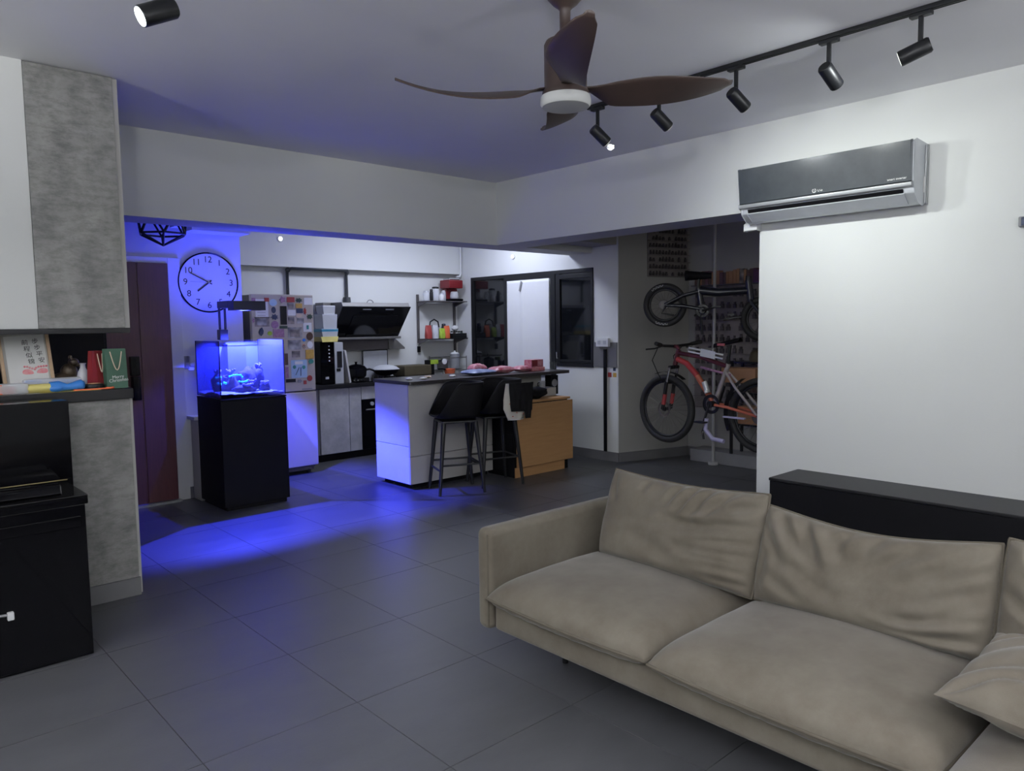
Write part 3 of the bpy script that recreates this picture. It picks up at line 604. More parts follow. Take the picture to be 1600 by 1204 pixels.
MAG = [(3.005,1.748,.037,.03),(3.084,1.664,.127,.176),(3.135,1.747,.045,.037),(3.201,1.72,.078,.068),(3.202,1.649,.045,.062),(3.209,1.582,.078,.062),(3.209,1.508,.072,.074),(3.297,1.749,.073,.074),(3.301,1.597,.066,.18),(3.381,1.75,.08,.05),(3.378,1.688,.067,.062),(3.389,1.622,.081,.056),(3.379,1.547,.067,.069),(3.468,1.745,.082,.05),(3.466,1.691,.068,.044),(3.471,1.641,.068,.044),(3.529,1.638,.034,.076),(3.567,1.736,.09,.07),(3.462,1.594,.068,.038),(3.477,1.543,.075,.051),(3.579,1.584,.07,.057),(3.082,1.536,.146,.091),(2.996,1.549,.026,.054),(3.068,1.442,.051,.085),(3.154,1.425,.045,.043),(3.245,1.424,.112,.081),(3.297,1.482,.079,.025),(3.415,1.427,.149,.107),(3.551,1.479,.09,.089),(3.571,1.389,.07,.077),(3.508,1.352,.041,.038),(3.407,1.307,.142,.095),(3.505,1.289,.041,.051),(3.572,1.303,.063,.07),(3.565,1.209,.09,.09),(3.417,1.215,.088,.063),(3.446,1.068,.171,.178),(3.314,1.169,.033,.113),(3.576,1.136,.056,.045),(3.352,.956,.101,.032),(3.447,.947,.062,.038),(3.503,.93,.031,.038),(3.555,.969,.056,.058),(3.315,1.04,.033,.107)]
MD = [('v','violet','r','tiny violet magnet at the fridge top left corner'),('p','paper','r','white list paper hanging at upper left of fridge'),('m','red','r','small reddish magnet holding white list paper'),('m','sky','o','round white and blue magnet at top of fridge'),('m','navyc','o','small dark blue round magnet below the round white one'),('m','navyc','x','dark blue castle-shaped magnet left of black strip'),('m','violet','o','dark oval violet magnet lowest of the round magnet column'),('m','violet','s','violet flower magnet above the black strip'),('m','black','r','tall black strip magnet at upper centre of fridge'),('m','red','r','red and white card magnet at top right of fridge'),('m','photo','r','framed photo magnet right of black strip top'),('m','paper','r','white card magnet right of black strip middle'),('m','photo2','r','dark photo magnet right of black strip bottom'),('m','darkgreen','x','dark green scenery magnet at top right of fridge'),('m','gold','r','golden picture magnet below dark green scenery magnet'),('m','navyc','r','navy picture magnet below the golden one'),('m','red','x','small red figure magnet on right side of fridge'),('m','paper','r','white card with small drawing in top right corner'),('m','cord','o','beige round magnet below navy picture magnet'),('m','photo','r','small monochrome photo below the beige magnet'),('m','darkgreen','x','dark green leaf-shaped magnet at right edge'),('m','photo2','r','wedding photo with white mount below list paper'),('m','violet','s','small violet star magnet at left edge of fridge'),('m','navyc','l','dark leaf magnet at left just above aquarium rim'),('m','lime','o','small green round magnet above aquarium rim'),('m','violet','r','pale violet card right of green round magnet'),('m','darkgreen','r','thin dark green strip below black strip'),('m','photo','r','large white-bordered group photo at fridge centre'),('m','paper','r','white card with mint print right of group photo'),('m','brown','o','dark brown round magnet at right edge of fridge'),('m','blue','d','small blue diamond magnet left of brown round one'),('m','photo','r','arched monochrome photo below the group photo'),('m','orange','x','small orange figure magnet right of arched photo'),('m','paper','o','white round magnet above yellow card'),('m','gold','r','yellow card at right edge of fridge'),('m','photo2','r','small grey photo below the arched photo'),('m','sky','r','large pale blue calendar sheet low on fridge'),('m','brown','r','narrow brown framed magnet next to aquarium'),('m','mint','o','green round magnet right of blue calendar top'),('m','black','r','dark word strip magnet below blue calendar left'),('m','grey','x','grey shaped magnet below blue calendar centre'),('m','red','r','small red magnet below blue calendar right'),('m','red','o','round red-rimmed magnet at lower right of calendar'),('m','violet','r','narrow pinkish strip card left of blue calendar')]
for i, ((x, z, w_, h_), (k, mm, shp, lb)) in enumerate(zip(MAG, MD)):
    a, b = w_/2, h_/2
    if shp == 'r': poly = [(-a, -b), (a, -b), (a, b), (-a, b)]
    elif shp == 'o': poly = [(a*math.cos(2*PI*q/20), b*math.sin(2*PI*q/20)) for q in range(20)]
    elif shp == 'd': poly = [(-a, 0), (0, -b), (a, 0), (0, b)]
    elif shp == 'l': poly = [(0, -b), (a*0.8, -b*0.5), (a, 0.2*b), (0.4*a, b), (-0.5*a, 0.6*b), (-a, -0.1*b), (-0.6*a, -0.7*b)]
    else:
        n_ = 10 if shp == 's' else 14; poly = [((a if q % 2 else a*0.62)*math.cos(2*PI*q/n_), (b if q % 2 else b*0.62)*math.sin(2*PI*q/n_)) for q in range(n_)]
    th = 0.0012 if mm in ('paper', 'sky', 'photo', 'photo2') else 0.004
    y0 = 6.9175-0.0002-0.0001*(i % 5)
    mag = MB().prism(poly, -th, 0).build('magnet', M[mm] if mm != 'sky' else M['sky'], loc=(x, y0, z), smooth=False)
    tag(mag, lb, 'magnet', 'magnets and cards on the fridge')
    if i in (1,):
        b_ = MB()
        for q in range(5): b_.box(-0.045, 0.035, -0.0018, -0.0014, 0.05-0.03*q, 0.054-0.03*q)
        b_.build('lines', M['grey'], mag)
    if i == 21: MB().box(-0.05, 0.045, -0.0022, -0.0015, -0.033, 0.033).build('photo', M['photo'], mag)
    if i == 27: MB().box(-0.055, 0.05, -0.0022, -0.0015, -0.042, 0.03).build('photo', M['photo2'], mag)
    if i in (10, 32): MB().box(-a*0.7, a*0.7, -0.006, -0.0045, -b*0.7, b*0.5).build('photo', M['photo2'], mag)
    if i == 36:
        MB().box(-0.045, 0.04, -0.0025, -0.0015, 0.045, 0.075).build('header', M['paper'], mag)
        MB().ball((-0.05, -0.002, 0.02), 0.018, 0.001, 0.018).ball((0.05, -0.002, 0.015), 0.018, 0.001, 0.018).build('dots', M['mint'], mag)
        MB().tube([(-0.04, -0.002, -0.06), (0.0, -0.002, 0.015)], 0.003).tube([(0.015, -0.002, -0.07), (0.018, -0.002, 0.015)], 0.003).build('strokes', M['navyc'], mag)
    if i == 28: MB().box(-0.012, 0.012, -0.0055, -0.0042, -0.02, 0.02).build('print', M['mint'], mag)

# ------------------------------------------------------------------ kitchen base cabinets, counter
kc = thing('base_cabinets', 'concrete-look kitchen base cabinets with built-in oven next to fridge', 'cabinet', (4.9, 7.57, 0))
def kl(mb): return mb.xf(Matrix.Translation((-4.9, -7.57, 0)))
kl(MB().box(3.80, 6.12, 7.405, 7.79, 0.08, 0.805)).build('carcass', M['grey'], kc)
kl(MB().box(3.84, 6.12, 7.43, 7.75, 0.001, 0.08)).build('plinth', M['black_matte'], kc)
for x0, x1, z0, z1 in ((3.905, 4.262, 0.085, 0.80), (4.268, 4.418, 0.085, 0.80)):
    kl(MB().box(x0, x1, 7.385, 7.404, z0, z1)).build('cabinet_door', M['concrete_k'], kc, 0.002)
kl(MB().box(4.424, 5.02, 7.385, 7.404, 0.655, 0.80)).build('drawer', M['concrete_k'], kc, 0.002)
for x0, x1 in ((5.026, 5.57), (5.576, 6.11)): kl(MB().box(x0, x1, 7.385, 7.404, 0.085, 0.80)).build('cabinet_door', M['concrete_k'], kc, 0.002)
ov = kl(MB().box(4.424, 5.02, 7.38, 7.404, 0.085, 0.65)).build('oven', M['black_gloss'], kc, 0.003, label='black built-in oven')
kl(MB().cyl((4.55, 7.38, 0.60), (4.55, 7.36, 0.60), 0.022)).build('knob', M['silver'], ov)
kl(MB().cyl((4.46, 7.355, 0.535), (4.98, 7.355, 0.535), 0.009)).build('handle', M['steel'], ov)
ct = MB().box(3.79, 6.145, 7.345, 7.795, 0.807, 0.848)
tag(ct.build('kitchen_worktop', M['black'], bevel=0.003), 'black worktop running along the back kitchen wall', 'worktop')
# hood
hd = thing('range_hood', 'angled range hood with black glass front and steel sides on the wall', 'hood', (4.63, 7.79, 0))
def hl(mb): return mb.xf(Matrix.Translation((-4.63, -7.79, 0)))
hl(MB().prism([(7.34, 1.70), (7.36, 1.745), (7.785, 1.745), (7.785, 1.36), (7.63, 1.36)], 4.195, 5.075, 'x')).build('body', M['steel'], hd, 0.003)
# slanted black glass panel lying on the front slope
p0, p1 = Vector((0, 7.33, 1.705)), Vector((0, 7.625, 1.352))
dd = (p1-p0).normalized(); nn_ = Vector((0, -dd.z, dd.y)); nn_ = -nn_ if nn_.y > 0 else nn_
def hp(x, t, o): q = p0+dd*t+nn_*o; return (x, q.y, q.z)
L_ = (p1-p0).length
def slabp(x0, x1, t0, t1, o0, o1):
    return MB().add([hp(x, t, o) for o in (o0, o1) for t in (t0, t1) for x in (x0, x1)], [(0, 2, 3, 1), (4, 5, 7, 6), (0, 1, 5, 4), (2, 6, 7, 3), (0, 4, 6, 2), (1, 3, 7, 5)])
hl(slabp(4.185, 5.085, 0, L_, 0.002, 0.012)).build('glass_panel', M['hood_glass'], hd, 0.002)
hl(slabp(4.36, 4.95, 0.12, L_-0.03, 0.0125, 0.022)).build('suction_panel', M['hood_glass'], hd, 0.004)
hl(slabp(4.42, 4.86, 0.075, 0.10, 0.0125, 0.014)).build('air_slot', M['black_matte'], hd)
hl(slabp(4.45, 4.56, 0.03, 0.042, 0.0125, 0.0145).add(slabp(4.75, 4.86, 0.03, 0.042, 0.0125, 0.0145).v, slabp(0, 1, 0, 1, 0, 1).f)).build('light_strip', M['silver'], hd)
hl(MB().box(4.10, 4.22, 7.60, 7.785, 1.66, 1.75)).build('side_duct', M['steel'], hd, 0.003)
hl(MB().box(4.24, 5.10, 7.56, 7.785, 1.33, 1.358)).build('drip_tray', M['steel'], hd, 0.006)
hl(MB().box(4.28, 5.02, 7.72, 7.785, 1.20, 1.329)).build('back_plate', M['shelf_metal'], hd, 0.003)
hl(MB().prism([(5.02, 1.329), (5.10, 1.329), (5.24, 1.215), (5.24, 1.20), (5.02, 1.20)], 7.70, 7.785)).build('bracket', M['steel'], hd, 0.003)
hl(MB().torus((4.78, 7.72, 1.745), 0.045, 0.006, 'y', 24, 8)).build('cable_loop', M['grey'], hd)
# gas conduit
cd = thing('gas_conduit', 'dark metal conduit running along the bulkhead above fridge and hood', 'pipe', (4.1, 7.68, 2.12))
MB().tube([(-0.33, 0.09, -0.315), (-0.33, 0.09, -0.02), (-0.31, 0.02, 0.0), (0.38, 0.02, 0.0), (0.40, 0.09, -0.02), (0.40, 0.09, -0.30)], 0.017, 10).build('pipe', M['piping_metal'], cd, smooth=True)
for x in (-0.33, 0.40): MB().ball((x, 0.075, -0.015), 0.028).build('elbow', M['piping_metal'], cd, smooth=True)
MB().cyl((0.40, 0.09, -0.30), (0.40, 0.09, -0.36), 0.04, 0.045).build('coupling', M['piping_metal'], cd)
pz = MB().tube([(6.13, 7.685, H-0.01), (6.13, 7.685, 2.14), (6.11, 7.685, 2.105), (6.06, 7.685, 2.10)], 0.014, 10)
tag(pz.build('wall_pipe', M['white'], smooth=True), 'thin white pipe down the corner of the kitchen', 'pipe')
# small glowing discs on the kitchen walls
for (x, y, z, ax, lb) in ((3.668, 7.699, 2.43, 'y', 'small round glowing white disc on bulkhead above fridge'), (6.149, 6.695, 2.29, 'x', 'small round glowing white disc above the black window')):
    t = thing('wall_disc', lb, 'light', (x, y, z))
    e = -1
    MB().lathe([(0.03, 0), (0.03, e*0.008), (0.022, e*0.012)], axis=ax, n=24).build('rim', M['white'], t)
    MB().lathe([(0.021, e*0.0115), (0.018, e*0.018), (0.001, e*0.02)], axis=ax, n=20).build('lens', M['disc_glow'], t)

# things on the worktop
Z = 0.849
wd = thing('water_dispenser', 'black and silver countertop water dispenser beside the fridge', 'dispenser', (4.075, 7.58, Z))
MB().box(-0.13, 0.04, -0.17, 0.17, 0, 0.47).build('front_body', M['black_gloss'], wd, 0.008)
MB().box(0.042, 0.15, -0.17, 0.17, 0, 0.46).build('side_body', M['silver'], wd, 0.008)
MB().box(0.07, 0.13, -0.176, -0.17, 0.18, 0.36).box(0.06, 0.11, -0.176, -0.17, 0.14, 0.17).build('tap_recess', M['black'], wd, 0.002)
for k in range(5): MB().cyl((-0.025, -0.17, 0.42-0.04*k), (-0.025, -0.174, 0.42-0.04*k), 0.008, n=12).build('button', M['white'], wd)
MB().box(-0.08, -0.04, -0.18, -0.17, 0.06, 0.085).build('label_plate', M['silver'], wd, 0.002)
for (nm, x, z, w_, d_, h_, m, lb, lid_) in (
    ('storage_tray', 4.05, 1.32, 0.20, 0.24, 0.05, 'yellow', 'yellow plastic tray at the bottom of stack on water dispenser', None),
    ('storage_box', 4.06, 1.371, 0.19, 0.22, 0.085, 'cyan', 'blue-lidded plastic box in the stack above the yellow tray', 'cyan'),
    ('storage_box', 4.07, 1.457, 0.17, 0.20, 0.15, 'plastic_clear', 'clear plastic box standing on the blue-lidded box', 'plastic_clear'),
    ('storage_box', 4.075, 1.620, 0.14, 0.16, 0.08, 'plastic_clear', 'small clear plastic box at top of the stack by fridge', 'white')):
    t = thing(nm, lb, 'box', (x-0.012, 7.48, z), group=None)
    MB().prism([(-w_/2*0.88, 0), (w_/2*0.88, 0), (w_/2, h_), (-w_/2, h_)], -d_/2, d_/2).build('body', M['plastic_clear'] if m == 'cyan' else M[m], t, 0.004)
    if lid_: MB().box(-w_/2-0.004, w_/2+0.004, -d_/2, d_/2, h_ if m != 'cyan' else h_-0.03, h_+0.010 if m != 'cyan' else h_).build('lid', M[lid_], t, 0.003)
tag(MB().box(-0.012, 0.012, -0.15, 0.15, 0, 0.37).xf(Matrix.Rotation(-0.15, 4, 'Y')).build('chopping_board', M['offwhite'], bevel=0.004, loc=(4.30, 7.55, Z+0.003)), 'pale chopping board leaning right of the water dispenser', 'board')
po = thing('cooking_pot', 'black cooking pot with domed lid on the hob', 'pot', (4.475, 7.57, Z+0.047))
MB().lathe([(0.10, 0.002), (0.115, 0.02), (0.12, 0.095), (0.125, 0.10)], n=32).build('body', M['black_metal'], po, smooth=True)
MB().lathe([(0.122, 0.102), (0.10, 0.13), (0.05, 0.148), (0.012, 0.154), (0.012, 0.17), (0.022, 0.178), (0.001, 0.182)], n=32).build('lid', M['black_gloss'], po, smooth=True)
hb = thing('gas_hob', 'black glass gas hob with steel rim in the worktop under hood', 'hob', (4.67, 7.56, Z))
MB().box(-0.325, 0.335, -0.20, 0.2, 0, 0.012).build('plate', M['black_gloss'], hb, 0.004)
for x in (-0.18, 0.18):
    MB().torus((x, 0, 0.03), 0.075, 0.008, 'z', 24, 8).build('burner', M['black_metal'], hb)
    for a in range(4):
        c, s = math.cos(a*PI/2+.785), math.sin(a*PI/2+.785); MB().box(-0.006, 0.006, 0.05, 0.13, 0.012, 0.045).xf(Matrix.Translation((x, 0, 0)) @ Matrix.Rotation(a*PI/2+.785, 4, 'Z')).build('pan_support', M['black_metal'], hb)
wk = thing('wok', 'black steel wok with a glass lid on the hob', 'pan', (4.86, 7.55, Z+0.047))
MB().lathe([(0.05, 0.0), (0.12, 0.025), (0.165, 0.075), (0.168, 0.075), (0.118, 0.03), (0.001, 0.008)], n=32, cap=False).build('bowl', M['black_metal'], wk, smooth=True)
MB().lathe([(0.166, 0.077), (0.13, 0.105), (0.07, 0.125), (0.001, 0.13)], n=32, cap=False).build('lid', M['plastic_clear'], wk, smooth=True)
MB().tube([(-0.165, 0, 0.07), (-0.24, -0.03, 0.09), (-0.30, -0.06, 0.085)], 0.011, 8).build('handle', M['black_matte'], wk, smooth=True)
bs = thing('splash_guard', 'white splash guard panel in thin black frame behind the hob', 'panel', (4.84, 7.745, Z))
MB().box(-0.16, 0.17, -0.003, 0.003, 0.01, 0.34).build('panel', M['silver'], bs)
MB().tube([(-0.165, 0, 0.01), (-0.175, 0, 0.34), (0.175, 0, 0.345), (0.175, 0, 0.01)], 0.007, 6).build('wire_frame', M['black_metal'], bs)
ob_ = thing('box_grill', 'flat olive-brown covered pan lying on the worktop behind the island', 'pan', (5.24, 7.55, Z))
MB().box(-0.2, 0.2, -0.13, 0.13, 0.03, 0.155).build('cover', M['olive'], ob_, 0.015)
MB().box(-0.21, 0.21, -0.14, 0.14, 0.001, 0.029).build('base', M['black_matte'], ob_, 0.006)
kb = thing('knife_block', 'black knife block with green label on the worktop', 'block', (5.55, 7.62, Z))
MB().box(-0.04, 0.04, -0.05, 0.05, 0, 0.20).build('body', M['black_matte'], kb, 0.004)
MB().box(-0.02, 0.10, -0.055, -0.051, 0.15, 0.205).box(-0.02, 0.1, -0.051, 0.04, 0.15, 0.2).build('green_box', M['lime'], kb, 0.002)
rkx = thing('dish_rack', 'steel dish rack loaded with pans below the wall shelf', 'rack', (5.83, 7.64, Z))
rb = MB()
for z in (0.06, 0.22):
    rb.tube([(-0.16, -0.14, z), (0.22, -0.14, z), (0.22, 0.14, z), (-0.16, 0.14, z)], 0.006, 6, closed=True)
for x in (-0.16, 0.22):
    for y in (-0.14, 0.14): rb.tube([(x, y, 0.0005), (x, y, 0.24)], 0.006, 6)
for q in range(8): rb.tube([(-0.15+0.05*q, -0.14, 0.06), (-0.15+0.05*q, 0.14, 0.06)], 0.003, 5)
rb.build('wire_frame', M['steel'], rkx)
for (nm, x, y, r, h, m, lb, cat) in (('saucepan', 5.77, 7.64, 0.07, 0.10, 'steel', 'steel saucepan in the dish rack left half', 'pan'), ('canister', 5.97, 7.64, 0.062, 0.19, 'silver', 'tall silver canister in the dish rack right half', 'canister')):
    t = thing(nm, lb, cat, (x, y, Z+0.07)); MB().lathe([(r*0.92, 0), (r, 0.01), (r, h), (r*1.04, h+0.004), (r*0.96, h+0.004)], n=28).build('body', M[m], t, smooth=True)
    MB().lathe([(r*1.0, h+0.005), (r*0.7, h+0.02), (0.012, h+0.026), (0.012, h+0.045), (0.001, h+0.046)], n=28).build('lid', M['black_metal'] if nm == 'saucepan' else M['white'], t, smooth=True)
tag(MB().lathe([(0.035, 0), (0.035, -0.012), (0.001, -0.014)], axis='y', n=24).build('kitchen_timer', M['white'], loc=(5.68, 7.485, 1.03)), 'round white kitchen timer on front of the dish rack', 'timer')
pp = thing('pink_pan', 'shallow copper-pink pan at the worktop front edge', 'pan', (5.72, 7.425, Z))
MB().lathe([(0.05, 0.002), (0.058, 0.015), (0.07, 0.09), (0.072, 0.09), (0.055, 0.025), (0.001, 0.02)], n=30, cap=False).build('bowl', M['orange'], pp, smooth=True)
MB().tube([(-0.07, 0, 0.085), (-0.12, -0.01, 0.095), (-0.19, -0.02, 0.095)], 0.009, 8).build('handle', M['black_matte'], pp, smooth=True)

# wall shelf unit
ws = thing('wall_shelf', 'two-tier grey metal wall shelf right of the hood', 'shelf', (5.80, 7.795, 1.5))
for x in (-0.29, 0.29): MB().box(x-0.016, x+0.016, -0.02, -0.002, -0.24 if x < 0 else -0.45, 0.37).build('upright', M['shelf_metal'], ws, 0.002)
for z in (0.285, -0.185):
    MB().box(-0.305, 0.315, -0.255, -0.022, z-0.012, z).build('board', M['shelf_metal'] if z > 0 else M['black_metal'], ws, 0.003)
    for x in (-0.29, 0.29): MB().prism([(-0.02, z-0.013), (-0.22, z-0.013), (-0.02, z-0.07)], x-0.006, x+0.006, 'x').build('bracket', M['shelf_metal'], ws)
Zs, Zl = 1.786, 1.316
def jar(name, label, cat, x, y, z, r, h, body, lidm, lidh=0.02):
    t = thing(name, label, cat, (x, y, z)); MB().lathe([(r*0.9, 0), (r, 0.008), (r, h*0.85), (r*0.8, h), (r*0.75, h)], n=24).build('body', M[body], t, smooth=True)
    MB().lathe([(r*0.85, h), (r*0.85, h+lidh), (r*0.4, h+lidh+0.006), (0.001, h+lidh+0.006)], n=24).build('lid', M[lidm], t, smooth=True); return t
jar('jar', 'clear glass jar at left end of the upper wall shelf', 'jar', 5.54, 7.64, Zs, 0.04, 0.11, 'plastic_clear', 'silver', 0.012)
jar('coffee_grinder', 'slim black hand coffee grinder beside the clear jar', 'grinder', 5.605, 7.62, Zs, 0.022, 0.12, 'black_metal', 'black_metal', 0.02)
jar('french_press', 'tall glass coffee press with dark lid on upper shelf', 'press', 5.69, 7.65, Zs, 0.05, 0.155, 'plastic_clear', 'black_metal', 0.018)
jar('jar', 'white-labelled glass jar in front of glass coffee press', 'jar', 5.735, 7.585, Zs, 0.032, 0.08, 'paper', 'silver', 0.01)
jar('tumbler', 'clear tumbler left of the red coffee machine', 'cup', 5.80, 7.63, Zs, 0.03, 0.125, 'plastic_clear', 'plastic_clear', 0.004)
cm = thing('coffee_machine', 'red drip coffee machine at right end of upper shelf', 'appliance', (5.955, 7.65, Zs))
MB().box(-0.105, 0.105, -0.10, 0.10, 0, 0.03).build('base', M['black_gloss'], cm, 0.01)
MB().box(-0.075, 0.10, 0.02, 0.10, 0.031, 0.16).build('column', M['darkred'], cm, 0.006)
MB().box(-0.12, 0.10, -0.10, 0.10, 0.161, 0.265).build('head', M['darkred'], cm, 0.010)
MB().lathe([(0.05, 0.031), (0.055, 0.05), (0.05, 0.10), (0.04, 0.12)], c=(0, -0.045, 0), n=24).build('carafe', M['plastic_clear'], cm, smooth=True)
MB().box(-0.09, 0.07, -0.07, 0.07, 0.2655, 0.29).build('top_rack', M['chrome'], cm, 0.006)
def blob(name, label, cat, loc, rx, ry, rz, m, seed, amp=0.25):
    vv, ff = rockmb((0, 0, rz*0.95), rx, ry, rz, seed, 20, 12, amp); vv = [(a, b, max(0.0005, c)) for a, b, c in vv]
    return tag(MB().add(vv, ff).build(name, m, loc=loc, smooth=True), label, cat)
def upright_bag(name, label, cat, loc, w_, d_, h_, m, seed):
    def f(u, v):
        a = 2*PI*u; c, s_ = math.cos(a), math.sin(a); q = 1/(abs(c)**3+abs(s_)**3)**(1/3)
        fl = math.sin(PI*min(1, 0.12+0.95*v))**0.5 if v < 0.9 else 0.42
        x = c*q*w_/2*(0.88+0.12*math.sin(PI*v)); y = s_*q*d_/2*max(0.06, (1-v**2.2))
        k = 0.10*noise.noise((c*1.5+seed, s_*1.5, v*3))
        return (x*(1+k), y*(1+k), v*h_*(1+0.05*noise.noise((c*2, seed, 1))) if v > 0 else 0.0005)
    mb = MB().grid(f, 26, 16, closed_u=True); mb.f.append(tuple(range(25, -1, -1))); mb.f.append(tuple(range(26*16, 26*17)))
    return tag(mb.build(name, m, loc=loc, smooth=True), label, cat)
upright_bag('bread_bag', 'red bag at left end of the lower wall shelf', 'bag', (5.545, 7.62, Zl), 0.095, 0.07, 0.165, M['red'], 1.3)
upright_bag('clear_bag', 'clear plastic bag next to the red bag', 'bag', (5.64, 7.60, Zl), 0.085, 0.07, 0.17, M['plastic_clear'], 2.3)
upright_bag('snack_bag', 'lime green snack packet on the lower wall shelf', 'packet', (5.73, 7.58, Zl), 0.085, 0.055, 0.125, M['lime'], 3.3)
upright_bag('snack_bag', 'orange snack packet right of the lime packet', 'packet', (5.825, 7.61, Zl), 0.09, 0.06, 0.155, M['orange'], 4.1)
kt = thing('kettle', 'grey kettle with arched handle behind the bags', 'kettle', (5.70, 7.705, Zl))
MB().lathe([(0.055, 0), (0.062, 0.02), (0.060, 0.12), (0.04, 0.17), (0.001, 0.18)], n=28).build('body', M['grey'], kt, smooth=True)
MB().tube([(-0.075, 0, 0.14), (-0.06, 0, 0.21), (0, 0, 0.24), (0.06, 0, 0.21), (0.075, 0, 0.14)], 0.010, 8).build('handle', M['black_metal'], kt, smooth=True)
jar('canister', 'dark canister near the right post of lower shelf', 'canister', 5.865, 7.725, Zl, 0.03, 0.16, 'black_metal', 'black_metal', 0.02)
tr = thing('spice_tray', 'dark tray of small spice jars at right of lower shelf', 'tray', (6.0, 7.63, Zl))
MB().box(-0.11, 0.11, -0.07, 0.07, 0, 0.004).box(-0.11, 0.11, -0.07, -0.066, 0.004, 0.06).box(-0.11, 0.11, 0.066, 0.07, 0.004, 0.06).box(-0.11, -0.106, -0.066, 0.066, 0.004, 0.06).box(0.106, 0.11, -0.066, 0.066, 0.004, 0.06).build('tray', M['black_metal'], tr)
SPL = ['first from left', 'second from left', 'middle', 'fourth from left', 'last at right']
for k in range(5):
    s = thing('spice_jar', 'small spice jar in the dark tray, '+SPL[k], 'jar', (5.92+0.04*k, 7.63, Zl+0.0045), group='spice jars in the shelf tray')
    MB().lathe([(0.016, 0), (0.016, 0.06), (0.013, 0.066)], n=14).build('body', M[('silver', 'brown', 'offwhite', 'grey', 'darkgreen')[k]], s, smooth=True)
    MB().lathe([(0.015, 0.066), (0.015, 0.085), (0.001, 0.086)], n=14).build('lid', M['black_metal'], s, smooth=True)
blob('rice_bag', 'white cloth pouch lying on top of spice tray', 'bag', (6.03, 7.70, Zl+0.092), 0.05, 0.035, 0.035, M['white'], 7.7, 0.15)
tag(MB().box(-0.02, 0.02, -0.02, 0.0, -0.045, 0.03).tube([(0, -0.01, 0.03), (0, -0.01, 0.06)], 0.004, 6).build('oven_mitt_hook', M['black_matte'], bevel=0.003, loc=(5.51, 7.79, 1.19)), 'small black holder hanging under left shelf post', 'holder')

# window bays in the kitchen right wall
wn = struct('window_1', MB().box(6.135, 6.19, 5.42, 7.49, 2.04, 2.08).box(6.135, 6.19, 7.45, 7.49, 0.885, 2.04).box(6.135, 6.19, 6.80, 6.86, 0.885, 2.04)
            .box(6.135, 6.19, 5.42, 5.45, 1.0, 2.04).box(6.135, 6.19, 5.99, 6.06, 0.885, 2.04).box(6.135, 6.19, 5.45, 5.99, 1.0, 1.04).box(6.135, 6.19, 6.06, 6.80, 2.0, 2.04), M['black_metal'])
MB().box(6.16, 6.168, 6.86, 7.45, 0.885, 2.04).build('pane', M['dark_glass'], wn)
MB().box(6.16, 6.168, 5.45, 5.99, 1.04, 2.04).build('pane', M['dark_glass'], wn)
MB().box(6.14, 6.159, 5.92, 5.985, 1.04, 2.04).box(6.14, 6.159, 5.45, 5.92, 1.98, 2.03).box(6.14, 6.159, 5.45, 5.92, 1.045, 1.075).build('sash', M['black_metal'], wn, 0.003)
MB().tube([(6.135, 5.95, 1.09), (6.12, 5.95, 1.09), (6.12, 5.955, 1.16)], 0.007, 6).build('latch', M['silver'], wn)
bl = thing('roller_screen', 'white fabric sheet screen covering the middle window bay', 'screen', (6.13, 6.43, 0.89))
def blf(u, v):
    y = (0.5-u)*0.72; z = v*1.11; x = -0.006-0.010*math.exp(-((u-0.38)/0.05)**2)*(1-0.3*v)+0.006*noise.noise((y*3, z*2, 0))
    return (x, y, z)
o = MB().grid(blf, 40, 30).build('sheet', M['white'], bl, smooth=True); o.modifiers.new('thick', 'SOLIDIFY').thickness = 0.004
tag(MB().box(-0.004, 0, -0.012, 0.012, -0.06, 0.06).xf(Matrix.Rotation(0.3, 4, 'X')).build('curtain_clip', M['grey'], loc=(6.108, 6.53, 1.93)), 'short grey clip at the top of the white sheet screen', 'clip')
# socket, trunking, tile strip, stickers
gt = struct('trim_10', MB().box(6.139, 6.149, 5.09, 5.415, 1.01, 1.275), M['skirt'])
sk = thing('power_socket', 'white surface-mounted socket box on grey tile strip', 'socket', (6.138, 5.26, 1.275))
MB().box(-0.04, 0, -0.085, 0.085, -0.045, 0.045).build('box', M['white'], sk, 0.004)
for q in (-1, 1): MB().box(-0.043, -0.04, q*0.04-0.02, q*0.04+0.02, -0.02, 0.02).build('socket_face', M['silver'], sk, 0.001)
tag(MB().box(-0.018, 0, -0.018, 0.018, 0.0, 1.10).build('cable_trunking', M['black_matte'], bevel=0.002, loc=(6.137, 5.24, 0.102)), 'black vertical cable trunking below the white socket', 'trunking')
for (y, z, a, m, lb) in ((5.195, 0.93, 0.05, 'red', 'small red square sticker right of the cable trunking'), (5.125, 0.93, 0.045, 'gold', 'small golden sticker near the wall corner edge'), (5.13, 0.99, 0.035, 'navyc', 'tiny dark blue sticker above the golden sticker')):
    tag(MB().box(-0.0015, 0, -a/2, a/2, -a/2, a/2).build('sticker', M[m], loc=(6.1495, y, z)), lb, 'sticker')

